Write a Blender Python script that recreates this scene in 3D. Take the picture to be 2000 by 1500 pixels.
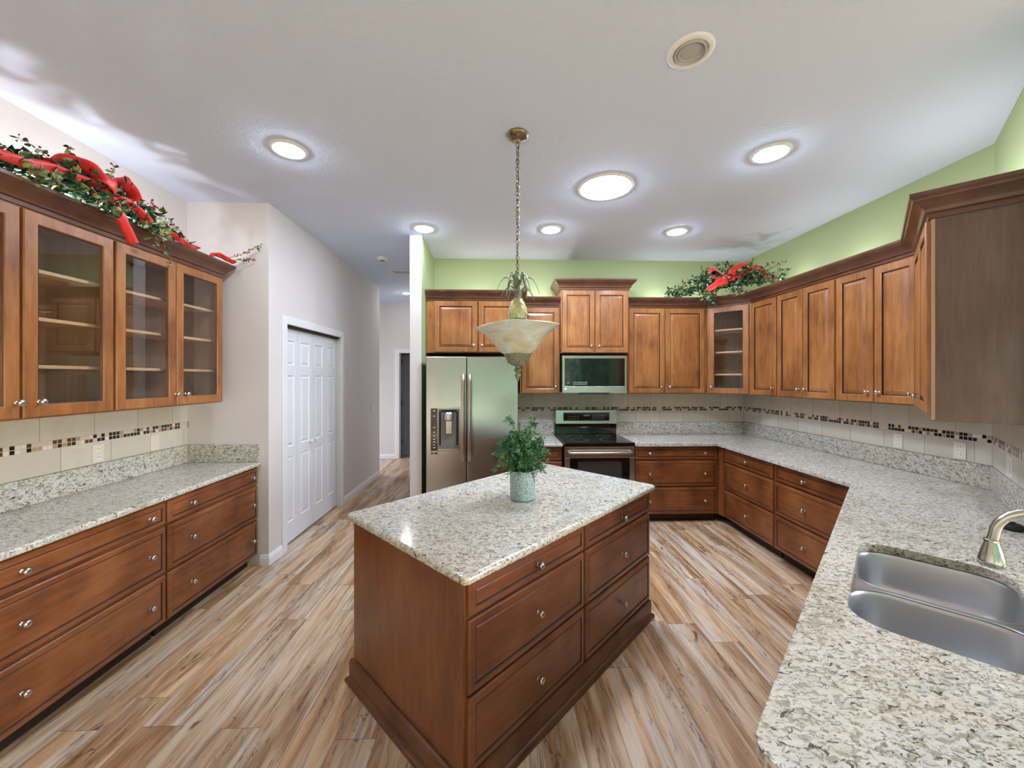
import bpy, bmesh, math, random
from mathutils import Vector, Matrix, noise
from mathutils.geometry import tessellate_polygon
random.seed(7)
PI = math.pi
S = bpy.context.scene
C = S.collection
for o in list(bpy.data.objects): bpy.data.objects.remove(o)

# ------------------------------------------------------------------ camera, world, light, exposure
F_PX, YAW, HOR, CAM_Z = 752.0, 0.033, 737.5, 1.653
cd = bpy.data.cameras.new('camera'); cam = bpy.data.objects.new('camera', cd); C.objects.link(cam)
cd.sensor_fit = 'HORIZONTAL'; cd.sensor_width = 36.0; cd.lens = 36.0*F_PX/2000.0
cd.shift_y = -(750.0-HOR)/2000.0
cd.clip_start = 0.02
cam.location = (0, 0, CAM_Z); cam.rotation_euler = (PI/2, 0, -YAW)
S.camera = cam
S.view_settings.view_transform = 'Standard'; S.view_settings.look = 'None'
S.view_settings.gamma = 1.0; S.view_settings.use_curve_mapping = False
S.view_settings.exposure = 0.25
S.cycles.use_denoising = True
S.cycles.max_bounces = 10; S.cycles.diffuse_bounces = 6; S.cycles.glossy_bounces = 4
S.cycles.transparent_max_bounces = 12
S.cycles.sample_clamp_indirect = 6.0
S.cycles.caustics_reflective = False; S.cycles.caustics_refractive = False

W = bpy.data.worlds.new('daylight'); S.world = W; W.use_nodes = True
wn = W.node_tree.nodes; wl = W.node_tree.links; wn.clear()
sky = wn.new('ShaderNodeTexSky'); sky.sky_type = 'NISHITA'; sky.sun_disc = False
sky.sun_elevation = math.radians(50); sky.sun_rotation = math.radians(120); sky.dust_density = 3.0
hs = wn.new('ShaderNodeHueSaturation'); hs.inputs['Saturation'].default_value = 0.42
bg = wn.new('ShaderNodeBackground'); bg.inputs['Strength'].default_value = 3.6
wo = wn.new('ShaderNodeOutputWorld')
wl.new(sky.outputs[0], hs.inputs['Color']); wl.new(hs.outputs[0], bg.inputs[0]); wl.new(bg.outputs[0], wo.inputs[0])

def area(name, loc, rot, sx, sy, power, col=(1, 1, 1), portal=False, spread=None):
    l = bpy.data.lights.new(name, 'AREA'); l.shape = 'RECTANGLE'; l.size = sx; l.size_y = sy
    l.energy = power; l.color = col
    if portal: l.cycles.is_portal = True
    if spread: l.spread = spread
    o = bpy.data.objects.new(name, l); C.objects.link(o); o.location = loc; o.rotation_euler = rot
    return o
def point(name, loc, power, r=0.03, col=(1, .93, .84)):
    l = bpy.data.lights.new(name, 'POINT'); l.energy = power; l.shadow_soft_size = r; l.color = col
    o = bpy.data.objects.new(name, l); C.objects.link(o); o.location = loc
    return o
# daylight portals: family room glazing behind the camera, plus unseen windows added for light
area('patio_glass_portal', (1.3, -3.62, 1.22), (PI/2, 0, 0), 5.8, 2.44, 1, portal=True)
area('added_side_window_portal', (5.22, -1.2, 1.5), (PI/2, 0, PI/2), 2.8, 1.8, 1, portal=True)  # unseen side window, added for more daylight
area('added_hall_window_portal', (-4.55, 7.2, 1.5), (PI/2, 0, -PI/2), 1.4, 2.2, 1, portal=True)  # unseen window added to brighten the hall
sl = bpy.data.lights.new('sun', 'SUN'); sl.energy = 3.5; sl.angle = math.radians(1); sl.color = (1, .96, .9)
so = bpy.data.objects.new('sun', sl); C.objects.link(so); so.rotation_euler = (math.radians(-38), math.radians(12), 0)
# small lamps lying on top of the wall cabinets, behind the crown moulding
for i, p in enumerate([(-2.44, 2.05, 2.56), (-2.44, 2.60, 2.56), (-0.25, 4.80, 2.60), (0.50, 4.86, 2.58), (2.05, 4.88, 2.58), (2.72, 4.72, 2.58),
                       (3.08, 4.00, 2.58), (3.08, 3.30, 2.58), (2.90, 2.36, 2.58), (2.62, 2.06, 2.58)]):
    point('cabinet_top_lamp', p, 3.2 if i > 1 else 8.0, .015, (.93, .965, 1.0))

# ------------------------------------------------------------------ materials
def lin(c):
    c = c/255.0
    return c/12.92 if c <= 0.04045 else ((c+0.055)/1.055)**2.4
def rgb(r, g, b): return (lin(r), lin(g), lin(b), 1)
class NT:
    def __init__(s, name):
        s.m = bpy.data.materials.new(name); s.m.use_nodes = True
        s.t = s.m.node_tree; s.t.nodes.clear()
        s.out = s.t.nodes.new('ShaderNodeOutputMaterial')
    def n(s, typ, props=None, **ins):
        nd = s.t.nodes.new('ShaderNode'+typ)
        for k, v in (props or {}).items(): setattr(nd, k, v)
        for k, v in ins.items():
            k = {'i0': 0, 'i1': 1, 'i2': 2}.get(k, k.replace('_', ' '))
            s.set(nd.inputs[k], v)
        return nd
    def set(s, inp, v):
        if hasattr(v, 'outputs'): s.t.links.new(v.outputs[0], inp)
        elif isinstance(v, bpy.types.NodeSocket): s.t.links.new(v, inp)
        else: inp.default_value = v
    def math(s, op, a, b=0.0, c=None):
        nd = s.t.nodes.new('ShaderNodeMath'); nd.operation = op
        s.set(nd.inputs[0], a); s.set(nd.inputs[1], b)
        if c is not None: s.set(nd.inputs[2], c)
        return nd
    def mix(s, f, a, b, mode='MIX'):
        nd = s.t.nodes.new('ShaderNodeMix'); nd.data_type = 'RGBA'; nd.blend_type = mode
        s.set(nd.inputs[0], f); s.set(nd.inputs[6], a); s.set(nd.inputs[7], b)
        return nd.outputs[2]
    def ramp(s, f, stops, interp='LINEAR'):
        nd = s.t.nodes.new('ShaderNodeValToRGB'); cr = nd.color_ramp; cr.interpolation = interp
        while len(cr.elements) < len(stops): cr.elements.new(0.5)
        for e, (p, c) in zip(cr.elements, stops):
            e.position = p; e.color = c if len(c) == 4 else (*c, 1)
        s.set(nd.inputs[0], f)
        return nd
    def obj(s, scale=(1, 1, 1), rot=(0, 0, 0), loc=(0, 0, 0)):
        tc = s.t.nodes.new('ShaderNodeTexCoord')
        mp = s.t.nodes.new('ShaderNodeMapping')
        mp.inputs['Scale'].default_value = scale; mp.inputs['Rotation'].default_value = rot; mp.inputs['Location'].default_value = loc
        s.t.links.new(tc.outputs['Object'], mp.inputs[0])
        return mp
    def noise(s, vec, scale, detail=3.0, rough=0.55, dist=0.0):
        nd = s.t.nodes.new('ShaderNodeTexNoise'); s.set(nd.inputs['Vector'], vec)
        nd.inputs['Scale'].default_value = scale; nd.inputs['Detail'].default_value = detail
        nd.inputs['Roughness'].default_value = rough; nd.inputs['Distortion'].default_value = dist
        return nd.outputs[0]
    def bump(s, h, strength=0.2, dist=0.01):
        nd = s.t.nodes.new('ShaderNodeBump'); s.set(nd.inputs['Height'], h)
        nd.inputs['Strength'].default_value = strength; nd.inputs['Distance'].default_value = dist
        return nd
    def bsdf(s, col, rough=0.5, metal=0.0, spec=0.5, coat=0.0, normal=None, **kw):
        b = s.t.nodes.new('ShaderNodeBsdfPrincipled')
        s.set(b.inputs['Base Color'], col); s.set(b.inputs['Roughness'], rough); s.set(b.inputs['Metallic'], metal)
        s.set(b.inputs['Specular IOR Level'], spec); s.set(b.inputs['Coat Weight'], coat)
        if coat: b.inputs['Coat Roughness'].default_value = 0.15
        if normal is not None: s.set(b.inputs['Normal'], normal)
        for k, v in kw.items(): s.set(b.inputs[k.replace('_', ' ')], v)
        s.t.links.new(b.outputs[0], s.out.inputs[0])
        return b
M = {}
def plain(name, col, rough=0.5, metal=0.0, **kw):
    t = NT(name); t.bsdf(col, rough, metal, **kw); M[name] = t.m; return t.m
def wall_mat(name, col, bs=0.12, sc=90):
    t = NT(name); v = t.obj()
    n = t.noise(v, sc, 3, .6)
    c = t.mix(t.noise(v, 1.3, 2), col, tuple(x*.93 for x in col[:3])+(1,))
    t.bsdf(c, 0.85, spec=0.2, normal=t.bump(n, bs, .004)); M[name] = t.m
wall_mat('paint_greige', rgb(222, 217, 215))
wall_mat('paint_green', rgb(168, 183, 138))
wall_mat('paint_white', rgb(232, 232, 232), 0.03)
t = NT('ceiling_texture'); v = t.obj()
n = t.ramp(t.noise(v, 34, 4, .6, .6), [(.42, (0, 0, 0)), (.58, (1, 1, 1))])
t.bsdf(rgb(214, 226, 248), 0.9, spec=0.15, normal=t.bump(n, 0.22, .004)); M['ceiling'] = t.m
plain('trim_white', rgb(236, 237, 240), 0.35)
plain('door_white', rgb(232, 234, 239), 0.4)
def wood(name, dark, mid, light, grain=(9, 9, 1.1), rough=0.34, coat=0.25):
    t = NT(name); v = t.obj(grain)
    oi = t.n('ObjectInfo')
    off = t.n('VectorMath', {'operation': 'ADD'}, i0=v, i1=t.n('CombineXYZ', X=t.math('MULTIPLY', oi.outputs['Random'], 17.0), Y=0.0, Z=t.math('MULTIPLY', oi.outputs['Random'], 9.0)))
    g = t.noise(off, 4.0, 6, .62, .4)
    v2 = t.obj((2.2, 2.2, 1.4)); off2 = t.n('VectorMath', {'operation': 'ADD'}, i0=v2, i1=t.n('CombineXYZ', X=t.math('MULTIPLY', oi.outputs['Random'], 31.0), Y=0.0, Z=0.0))
    bl = t.noise(off2, 1.6, 3, .5, .2)
    f = t.math('ADD', t.math('MULTIPLY', g, .45), t.math('MULTIPLY', bl, .6))
    c = t.ramp(f, [(.36, dark), (.52, mid), (.70, light)])
    fine = t.noise(t.obj(tuple(x*12 for x in grain)), 5, 2, .5)
    c2 = t.mix(t.math('MULTIPLY', fine, .22), c, tuple(x*.45 for x in dark[:3])+(1,))
    t.bsdf(c2, rough, spec=.45, coat=coat, normal=t.bump(fine, .04, .002)); M[name] = t.m
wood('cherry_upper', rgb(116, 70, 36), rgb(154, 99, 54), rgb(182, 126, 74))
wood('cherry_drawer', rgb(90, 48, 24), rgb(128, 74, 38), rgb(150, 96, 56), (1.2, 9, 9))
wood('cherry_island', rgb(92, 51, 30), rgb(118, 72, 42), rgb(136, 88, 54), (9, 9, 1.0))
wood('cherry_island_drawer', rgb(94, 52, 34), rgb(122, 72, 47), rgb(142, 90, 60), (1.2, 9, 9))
wood('crown_wood', rgb(76, 46, 32), rgb(98, 62, 44), rgb(116, 76, 54), (3, 3, 3))
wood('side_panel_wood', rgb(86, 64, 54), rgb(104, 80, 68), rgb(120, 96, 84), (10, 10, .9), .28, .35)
wood('interior_wood', rgb(150, 122, 98), rgb(168, 140, 114), rgb(180, 152, 126), (9, 9, 1), .5, 0)
wood('shelf_edge', rgb(205, 165, 120), rgb(222, 185, 140), rgb(232, 200, 158), (1, 9, 9), .4, 0)
plain('trim_maple', rgb(186, 150, 118), 0.4)
plain('glaze_line', rgb(52, 26, 14), 0.5)
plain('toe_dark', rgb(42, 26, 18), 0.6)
plain('nickel', rgb(205, 202, 198), 0.22, 1.0)
plain('black_gloss', rgb(8, 9, 11), 0.04, 0.0, spec=.6, coat=.5)
plain('black_matte', rgb(16, 16, 17), 0.5)
plain('hinge_dark', rgb(40, 40, 42), 0.5)
plain('grey_plastic', rgb(120, 120, 118), 0.4)
plain('white_plastic', rgb(236, 234, 228), 0.35)
plain('ivory_plate', rgb(225, 218, 203), 0.35)
plain('soil', rgb(22, 20, 18), 0.9)
plain('marks', rgb(215, 215, 210), 0.5)
def steel(name, col, rough, stretch=(1, 1, 90), aniso=0.5):
    t = NT(name); g = t.noise(t.obj(stretch), 6, 2, .5)
    r = t.math('ADD', t.math('MULTIPLY', g, .10), rough)
    t.bsdf(col, r, 1.0, Anisotropic=aniso, normal=t.bump(g, .02, .001)); M[name] = t.m
steel('stainless', rgb(196, 200, 198), 0.2)
steel('stainless_handle', rgb(200, 188, 178), 0.24, (40, 40, 1))
steel('stainless_sink', rgb(196, 198, 202), 0.3, (1, 1, 1), .2)
plain('brushed_nickel', rgb(196, 198, 190), 0.2, 1.0)
# granite
def granite(name, tint=1.0):
    t = NT(name)
    v = t.obj((1, 1, 1), (0, 0, 0)); vs = t.n('VectorMath', {'operation': 'MULTIPLY'}, i0=v); vs.inputs[1].default_value = (1.0, 1.5, 1.5)
    big = t.noise(vs, 2.6, 3, .6, .5)
    base = t.ramp(big, [(.30, rgb(168, 163, 150)), (.42, rgb(202, 195, 180)), (.54, rgb(206, 204, 195)), (.66, rgb(198, 203, 201)), (.8, rgb(212, 198, 178))])
    m1 = t.noise(vs, 32, 4, .65, 1.0)
    c = t.mix(t.ramp(m1, [(.46, (0, 0, 0)), (.62, (1, 1, 1))]), base, rgb(214, 210, 199))
    c = t.mix(t.ramp(t.noise(vs, 13, 4, .65, .8), [(.50, (0, 0, 0)), (.62, (.7, .7, .7))]), c, rgb(186, 188, 180))
    m2 = t.noise(vs, 52, 3, .6, .8)
    c = t.mix(t.ramp(m2, [(.51, (0, 0, 0)), (.58, (.8, .8, .8))]), c, rgb(150, 142, 122))
    vo = t.n('VectorMath', {'operation': 'ADD'}, i0=vs); vo.inputs[1].default_value = (7.3, 3.1, 1.7)
    m3 = t.noise(vo, 38, 3, .62, 1.2)
    c = t.mix(t.ramp(m3, [(.59, (0, 0, 0)), (.64, (.95, .95, .95))]), c, rgb(76, 68, 58))
    vo2 = t.n('VectorMath', {'operation': 'ADD'}, i0=vs); vo2.inputs[1].default_value = (1.3, 9.1, 4.7)
    m4 = t.noise(vo2, 70, 2, .6, .6)
    c = t.mix(t.ramp(m4, [(.58, (0, 0, 0)), (.66, (.9, .9, .9))]), c, rgb(122, 118, 112))
    t.bsdf(c, 0.13, spec=.5, normal=t.bump(m2, .015, .001)); M[name] = t.m
granite('granite')
# floor
t = NT('plank_floor')
tc = t.t.nodes.new('ShaderNodeTexCoord'); sp = t.n('SeparateXYZ'); t.t.links.new(tc.outputs['Object'], sp.inputs[0])
X, Y = sp.outputs[0], sp.outputs[1]
u = t.math('DIVIDE', X, 0.188); row = t.math('FLOOR', u); fu = t.math('FRACT', u)
wn1 = t.n('TexWhiteNoise', {'noise_dimensions': '1D'}, W=row)
vv = t.math('ADD', t.math('DIVIDE', Y, 1.25), t.math('MULTIPLY', wn1.outputs[0], 5.37)); cell = t.math('FLOOR', vv); fv = t.math('FRACT', vv)
wn2 = t.n('TexWhiteNoise', {'noise_dimensions': '2D'}, Vector=t.n('CombineXYZ', X=row, Y=cell, Z=0.0))
rnd = wn2.outputs[0]
sh = t.n('CombineXYZ', X=t.math('MULTIPLY', rnd, 31.7), Y=t.math('MULTIPLY', rnd, 57.1), Z=rnd)
gv = t.n('VectorMath', {'operation': 'ADD'}, i0=t.obj((4.0, 0.42, 1)), i1=sh)
g1 = t.noise(gv, 2.2, 5, .6, .7)
base = t.ramp(rnd, [(0, rgb(222, 192, 154)), (.3, rgb(206, 168, 126)), (.55, rgb(206, 186, 160)), (.75, rgb(190, 152, 112)), (1, rgb(212, 196, 172))])
c = t.mix(t.ramp(g1, [(.40, (0, 0, 0)), (.62, (.95, .95, .95))]), base, rgb(150, 110, 74))
g1b = t.noise(t.n('VectorMath', {'operation': 'ADD'}, i0=t.obj((7, 0.5, 1)), i1=t.n('VectorMath', {'operation': 'MULTIPLY'}, i0=sh, i1=sh)), 1.6, 4, .55, .5)
c = t.mix(t.ramp(g1b, [(.50, (0, 0, 0)), (.66, (.8, .8, .8))]), c, rgb(208, 200, 188))
g2 = t.noise(t.n('VectorMath', {'operation': 'ADD'}, i0=t.obj((17, 0.9, 1)), i1=sh), 2.4, 5, .65, .5)
c = t.mix(t.ramp(g2, [(.50, (0, 0, 0)), (.68, (.7, .7, .7))]), c, rgb(118, 84, 54))
g3 = t.noise(t.n('VectorMath', {'operation': 'ADD'}, i0=t.obj((8.5, 1.15, 1)), i1=sh), 1.5, 4, .6, 1.4)
crack = t.ramp(t.math('ABSOLUTE', t.math('SUBTRACT', g3, .56)), [(0, (1, 1, 1)), (.020, (0, 0, 0))])
g4 = t.ramp(g1, [(.44, (0, 0, 0)), (.54, (1, 1, 1))])
c = t.mix(t.math('MULTIPLY', t.math('MULTIPLY', crack, g4), .85), c, rgb(70, 48, 32))
kn = t.ramp(t.noise(t.n('VectorMath', {'operation': 'ADD'}, i0=t.obj((9, 2.6, 1)), i1=sh), 1.4, 3, .5, .8), [(.66, (0, 0, 0)), (.74, (.9, .9, .9))])
c = t.mix(kn, c, rgb(84, 60, 42))
eu = t.math('MINIMUM', fu, t.math('SUBTRACT', 1.0, fu)); ev = t.math('MULTIPLY', t.math('MINIMUM', fv, t.math('SUBTRACT', 1.0, fv)), 6.6)
gap = t.ramp(t.math('MINIMUM', eu, ev), [(.004, (1, 1, 1)), (.014, (0, 0, 0))])
c = t.mix(t.math('MULTIPLY', gap, .6), c, rgb(88, 66, 50))
t.bsdf(c, t.math('ADD', .36, t.math('MULTIPLY', g1, .12)), spec=.4, normal=t.bump(t.math('SUBTRACT', 1.0, gap), .15, .002)); M['floor'] = t.m
# tile: object X along, Z up
t = NT('tile')
br = t.t.nodes.new('ShaderNodeTexBrick'); br.offset = 0.0
tc = t.obj((1, 1, 1)); sx = t.n('SeparateXYZ', i0=tc)
row2 = t.math('GREATER_THAN', sx.outputs[2], 1.245)
xx = t.math('ADD', sx.outputs[0], t.math('MULTIPLY', row2, .11))
cx = t.math('FLOOR', t.math('DIVIDE', xx, .31)); fx = t.math('FRACT', t.math('DIVIDE', xx, .31))
wnx = t.n('TexWhiteNoise', {'noise_dimensions': '2D'}, Vector=t.n('CombineXYZ', X=cx, Y=row2, Z=0.0))
tcol = t.ramp(wnx.outputs[0], [(0, rgb(200, 195, 182)), (.5, rgb(214, 210, 198)), (1, rgb(224, 221, 212))])
tcol = t.mix(t.noise(tc, 9, 4, .6, .4), tcol, rgb(192, 186, 170))
ex = t.math('MINIMUM', fx, t.math('SUBTRACT', 1.0, fx))
grout = t.ramp(ex, [(.004, (1, 1, 1)), (.010, (0, 0, 0))])
tcol = t.mix(grout, tcol, rgb(160, 154, 142))
t.t.nodes.remove(br)
t.bsdf(tcol, .32, spec=.45, normal=t.bump(t.math('SUBTRACT', 1.0, grout), .3, .002)); M['tile'] = t.m
t = NT('mosaic')
sx = t.n('SeparateXYZ', i0=t.obj())
a = t.math('DIVIDE', sx.outputs[0], .026); b = t.math('DIVIDE', t.math('SUBTRACT', sx.outputs[2], 1.219), .026)
w = t.n('TexWhiteNoise', {'noise_dimensions': '2D'}, Vector=t.n('CombineXYZ', X=t.math('FLOOR', a), Y=t.math('FLOOR', b), Z=0.0))
mc = t.ramp(w.outputs[0], [(0, rgb(40, 30, 24)), (.22, rgb(92, 66, 44)), (.38, rgb(210, 200, 180)), (.58, rgb(168, 150, 122)), (.72, rgb(28, 24, 22)), (.84, rgb(226, 220, 206))], 'CONSTANT')
fa = t.math('FRACT', a); fb = t.math('FRACT', b)
e1 = t.math('MINIMUM', t.math('MINIMUM', fa, t.math('SUBTRACT', 1.0, fa)), t.math('MINIMUM', fb, t.math('SUBTRACT', 1.0, fb)))
gr = t.ramp(e1, [(.05, (1, 1, 1)), (.09, (0, 0, 0))])
t.bsdf(t.mix(gr, mc, rgb(198, 190, 174)), .22, spec=.5); M['mosaic'] = t.m
# glass for cabinet doors
t = NT('cabinet_glass')
tr = t.n('BsdfTransparent', Color=(.93, .93, .93, 1)); gl = t.n('BsdfGlossy', Color=(.95, .97, 1, 1), Roughness=.01)
fr = t.n('Fresnel', IOR=1.75)
ge = t.n('NewGeometry'); ms = t.n('MixShader', i0=t.math('MULTIPLY', fr, t.math('SUBTRACT', 1.0, ge.outputs['Backfacing']))); t.t.links.new(tr.outputs[0], ms.inputs[1]); t.t.links.new(gl.outputs[0], ms.inputs[2])
t.t.links.new(ms.outputs[0], t.out.inputs[0]); M['glass'] = t.m
def emis(name, col, st):
    t = NT(name); e = t.n('Emission', Color=col, Strength=st); t.t.links.new(e.outputs[0], t.out.inputs[0]); M[name] = t.m
emis('lamp_lens', (.86, .955, 1.13, 1), 190.0)
emis('hall_lens', (1, .98, .95, 1), 170.0)
emis('skylight_lens', (.87, .96, 1.13, 1), 105.0)
t = NT('alabaster_glass')
nn = t.noise(t.obj(), 7, 4, .6, 1.5)
cc = t.ramp(nn, [(.3, rgb(190, 184, 150)), (.5, rgb(206, 208, 192)), (.7, rgb(214, 222, 222))])
t.bsdf(cc, .25, spec=.5); M['alabaster'] = t.m
t = NT('antique_brass'); nn = t.noise(t.obj(), 40, 4, .7)
t.bsdf(t.ramp(nn, [(.35, rgb(84, 70, 48)), (.65, rgb(158, 142, 108))]), .38, .8); M['antique'] = t.m
t = NT('verdigris'); nn = t.noise(t.obj(), 60, 4, .7)
t.bsdf(t.ramp(nn, [(.35, rgb(98, 100, 78)), (.65, rgb(152, 156, 130))]), .5, .35); M['verdigris'] = t.m
t = NT('pineapple_body'); nn = t.noise(t.obj(), 50, 4, .7)
t.bsdf(t.ramp(nn, [(.35, rgb(150, 152, 96)), (.65, rgb(206, 200, 150))]), .45, .25); M['pineapple'] = t.m
t = NT('ribbon_red'); nn = t.noise(t.obj(), 120, 2)
t.bsdf(t.mix(nn, rgb(196, 18, 14), rgb(226, 44, 28)), .45, spec=.5, **{'Sheen_Weight': .3}); M['ribbon'] = t.m
def leafmat(name, a, b, c, sc=30):
    t = NT(name); nn = t.noise(t.obj(), sc, 2, .6)
    t.bsdf(t.ramp(nn, [(.32, a), (.5, b), (.68, c)]), .5, spec=.4); M[name] = t.m
leafmat('leaf_dark', rgb(14, 46, 34), rgb(30, 74, 48), rgb(62, 104, 66))
leafmat('leaf_pale', rgb(92, 110, 58), rgb(140, 152, 92), rgb(176, 180, 130))
leafmat('leaf_dusty', rgb(120, 142, 120), rgb(160, 176, 150), rgb(200, 204, 180))
leafmat('twig', rgb(70, 60, 36), rgb(108, 100, 58), rgb(140, 132, 84))
leafmat('berry', rgb(110, 12, 18), rgb(150, 22, 26), rgb(190, 40, 34))
leafmat('fern', rgb(26, 74, 52), rgb(58, 116, 72), rgb(128, 160, 96), 14)
leafmat('hedge', rgb(20, 52, 36), rgb(52, 92, 66), rgb(112, 138, 104), 3)
leafmat('lawn', rgb(96, 104, 80), rgb(108, 116, 90), rgb(124, 130, 104), 1)
t = NT('pot_glaze'); vo = t.n('TexVoronoi', {'feature': 'DISTANCE_TO_EDGE'}, Vector=t.obj(), Scale=58.0)
f = t.ramp(vo.outputs[0], [(.02, (0, 0, 0)), (.10, (1, 1, 1))])
t.bsdf(t.mix(f, rgb(118, 136, 140), rgb(172, 194, 196)), .4, normal=t.bump(f, .5, .003)); M['pot'] = t.m
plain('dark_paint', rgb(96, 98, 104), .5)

# ------------------------------------------------------------------ mesh helpers
class MB:
    def __init__(s): s.v = []; s.f = []; s.mi = []
    def add(s, vs, fs, mi=0):
        b = len(s.v); s.v += [tuple(v) for v in vs]
        for f in fs: s.f.append(tuple(i+b for i in f)); s.mi.append(mi)
        return s
    def box(s, x0, x1, y0, y1, z0, z1, mi=0):
        vs = [(x, y, z) for z in (z0, z1) for y in (y0, y1) for x in (x0, x1)]
        return s.add(vs, [(0, 2, 3, 1), (4, 5, 7, 6), (0, 1, 5, 4), (1, 3, 7, 5), (3, 2, 6, 7), (2, 0, 4, 6)], mi)
    def prism(s, poly, z0, z1, hole=None, mi=0):
        if not hole:
            ar = sum(poly[i][0]*poly[(i+1) % len(poly)][1]-poly[(i+1) % len(poly)][0]*poly[i][1] for i in range(len(poly)))
            P = list(poly) if ar > 0 else list(poly)[::-1]; n = len(P)
            vs = [(x, y, z0) for x, y in P]+[(x, y, z1) for x, y in P]
            return s.add(vs, [tuple(range(n))[::-1], tuple(range(n, 2*n))]+[(i, (i+1) % n, (i+1) % n+n, i+n) for i in range(n)], mi)
        loops = [poly, hole]
        tri = tessellate_polygon([[Vector((x, y, 0)) for x, y in l] for l in loops])
        flat = [p for l in loops for p in l]; n = len(flat)
        vs = [(x, y, z0) for x, y in flat]+[(x, y, z1) for x, y in flat]; fs = []
        for a, b, c in tri:
            A, B, D = flat[a], flat[b], flat[c]
            cr = (B[0]-A[0])*(D[1]-A[1])-(B[1]-A[1])*(D[0]-A[0])
            if cr < 0: b, c = c, b
            fs.append((a+n, b+n, c+n)); fs.append((a, c, b))
        k = 0
        for li, l in enumerate(loops):
            m = len(l); ar = sum(l[i][0]*l[(i+1) % m][1]-l[(i+1) % m][0]*l[i][1] for i in range(m))
            fl = (ar < 0) != (li == 1)
            for i in range(m):
                a, b = k+i, k+(i+1) % m
                fs.append((b, a, a+n, b+n) if fl else (a, b, b+n, a+n))
            k += m
        return s.add(vs, fs, mi)
    def lathe(s, prof, c=(0, 0, 0), ax='z', n=24, mi=0, flip=False):
        vs = []; fs = []; m = len(prof)
        for j in range(n):
            a = 2*PI*j/n
            for r, h in prof:
                x, y = r*math.cos(a), r*math.sin(a)
                p = {'z': (x, y, h), 'y': (x, h, y), 'x': (h, x, y)}[ax]
                vs.append((p[0]+c[0], p[1]+c[1], p[2]+c[2]))
        for j in range(n):
            k = (j+1) % n
            for i in range(m-1):
                q = (j*m+i, k*m+i, k*m+i+1, j*m+i+1)
                fs.append(q[::-1] if flip else q)
        return s.add(vs, fs, mi)
    def tube(s, pts, r, n=8, mi=0, cap=True, closed=False):
        pts = [Vector(p) for p in pts]; N = len(pts); rs = r if isinstance(r, (list, tuple)) else [r]*N
        vs = []; fs = []; up = None
        for i, p in enumerate(pts):
            if closed: d = pts[(i+1) % N]-pts[i-1]
            else: d = pts[min(i+1, N-1)]-pts[max(i-1, 0)]
            d.normalize()
            if up is None: up = d.orthogonal().normalized()
            else: up = (up-d*up.dot(d)).normalized()
            w = d.cross(up)
            for j in range(n):
                a = 2*PI*j/n; vs.append(p+(up*math.cos(a)+w*math.sin(a))*rs[i])
        for i in range(N if closed else N-1):
            k = (i+1) % N
            for j in range(n):
                j2 = (j+1) % n; fs.append((i*n+j, i*n+j2, k*n+j2, k*n+j))
        if cap and not closed:
            fs.append(tuple(range(n))[::-1]); fs.append(tuple((N-1)*n+j for j in range(n)))
        return s.add(vs, fs, mi)
    def sweep(s, path, prof, mi=0):
        P = [Vector((p[0], p[1])) for p in path]; N = len(P); m = len(prof); vs = []; fs = []
        def nrm(a, b): d = (b-a).normalized(); return Vector((d.y, -d.x))
        for i in range(N):
            if i == 0: o = nrm(P[0], P[1])
            elif i == N-1: o = nrm(P[-2], P[-1])
            else:
                a, b = nrm(P[i-1], P[i]), nrm(P[i], P[i+1]); o = (a+b)/(1+a.dot(b))
            for q, z in prof: vs.append((P[i].x+o.x*q, P[i].y+o.y*q, z))
        for i in range(N-1):
            for j in range(m):
                k = (j+1) % m; fs.append((i*m+j, (i+1)*m+j, (i+1)*m+k, i*m+k))
        fs.append(tuple(range(m))); fs.append(tuple((N-1)*m+j for j in range(m))[::-1])
        return s.add(vs, fs, mi)
    def build(s, name, mats, parent=None, loc=(0, 0, 0), rz=0, bevel=0, seg=2, smooth=None, fix=True):
        me = bpy.data.meshes.new(name); me.from_pydata(s.v, [], s.f)
        for mm in (mats if isinstance(mats, (list, tuple)) else [mats]): me.materials.append(M[mm] if isinstance(mm, str) else mm)
        me.polygons.foreach_set('material_index', s.mi)
        if fix:
            bm = bmesh.new(); bm.from_mesh(me); bmesh.ops.recalc_face_normals(bm, faces=bm.faces); bm.to_mesh(me); bm.free()
        if smooth is not None:
            me.polygons.foreach_set('use_smooth', [True]*len(me.polygons))
            me.set_sharp_from_angle(angle=math.radians(smooth))
        o = bpy.data.objects.new(name, me); C.objects.link(o)
        o.location = loc; o.rotation_euler = (0, 0, rz)
        if parent: o.parent = parent
        if bevel:
            b = o.modifiers.new('bevel', 'BEVEL'); b.width = bevel; b.segments = seg; b.limit_method = 'ANGLE'; b.angle_limit = math.radians(40)
        return o
def tag(o, label=None, cat=None, group=None, kind=None):
    if label: o['label'] = label
    if cat: o['category'] = cat
    if group: o['group'] = group
    if kind: o['kind'] = kind
    return o
def empty(name, loc=(0, 0, 0), rz=0, **k):
    o = bpy.data.objects.new(name, None); C.objects.link(o); o.location = loc; o.rotation_euler = (0, 0, rz); o.empty_display_size = .1
    return tag(o, **k)
def link_copy(o, parent):
    c = o.copy(); C.objects.link(c); c.parent = parent; return c
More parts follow.
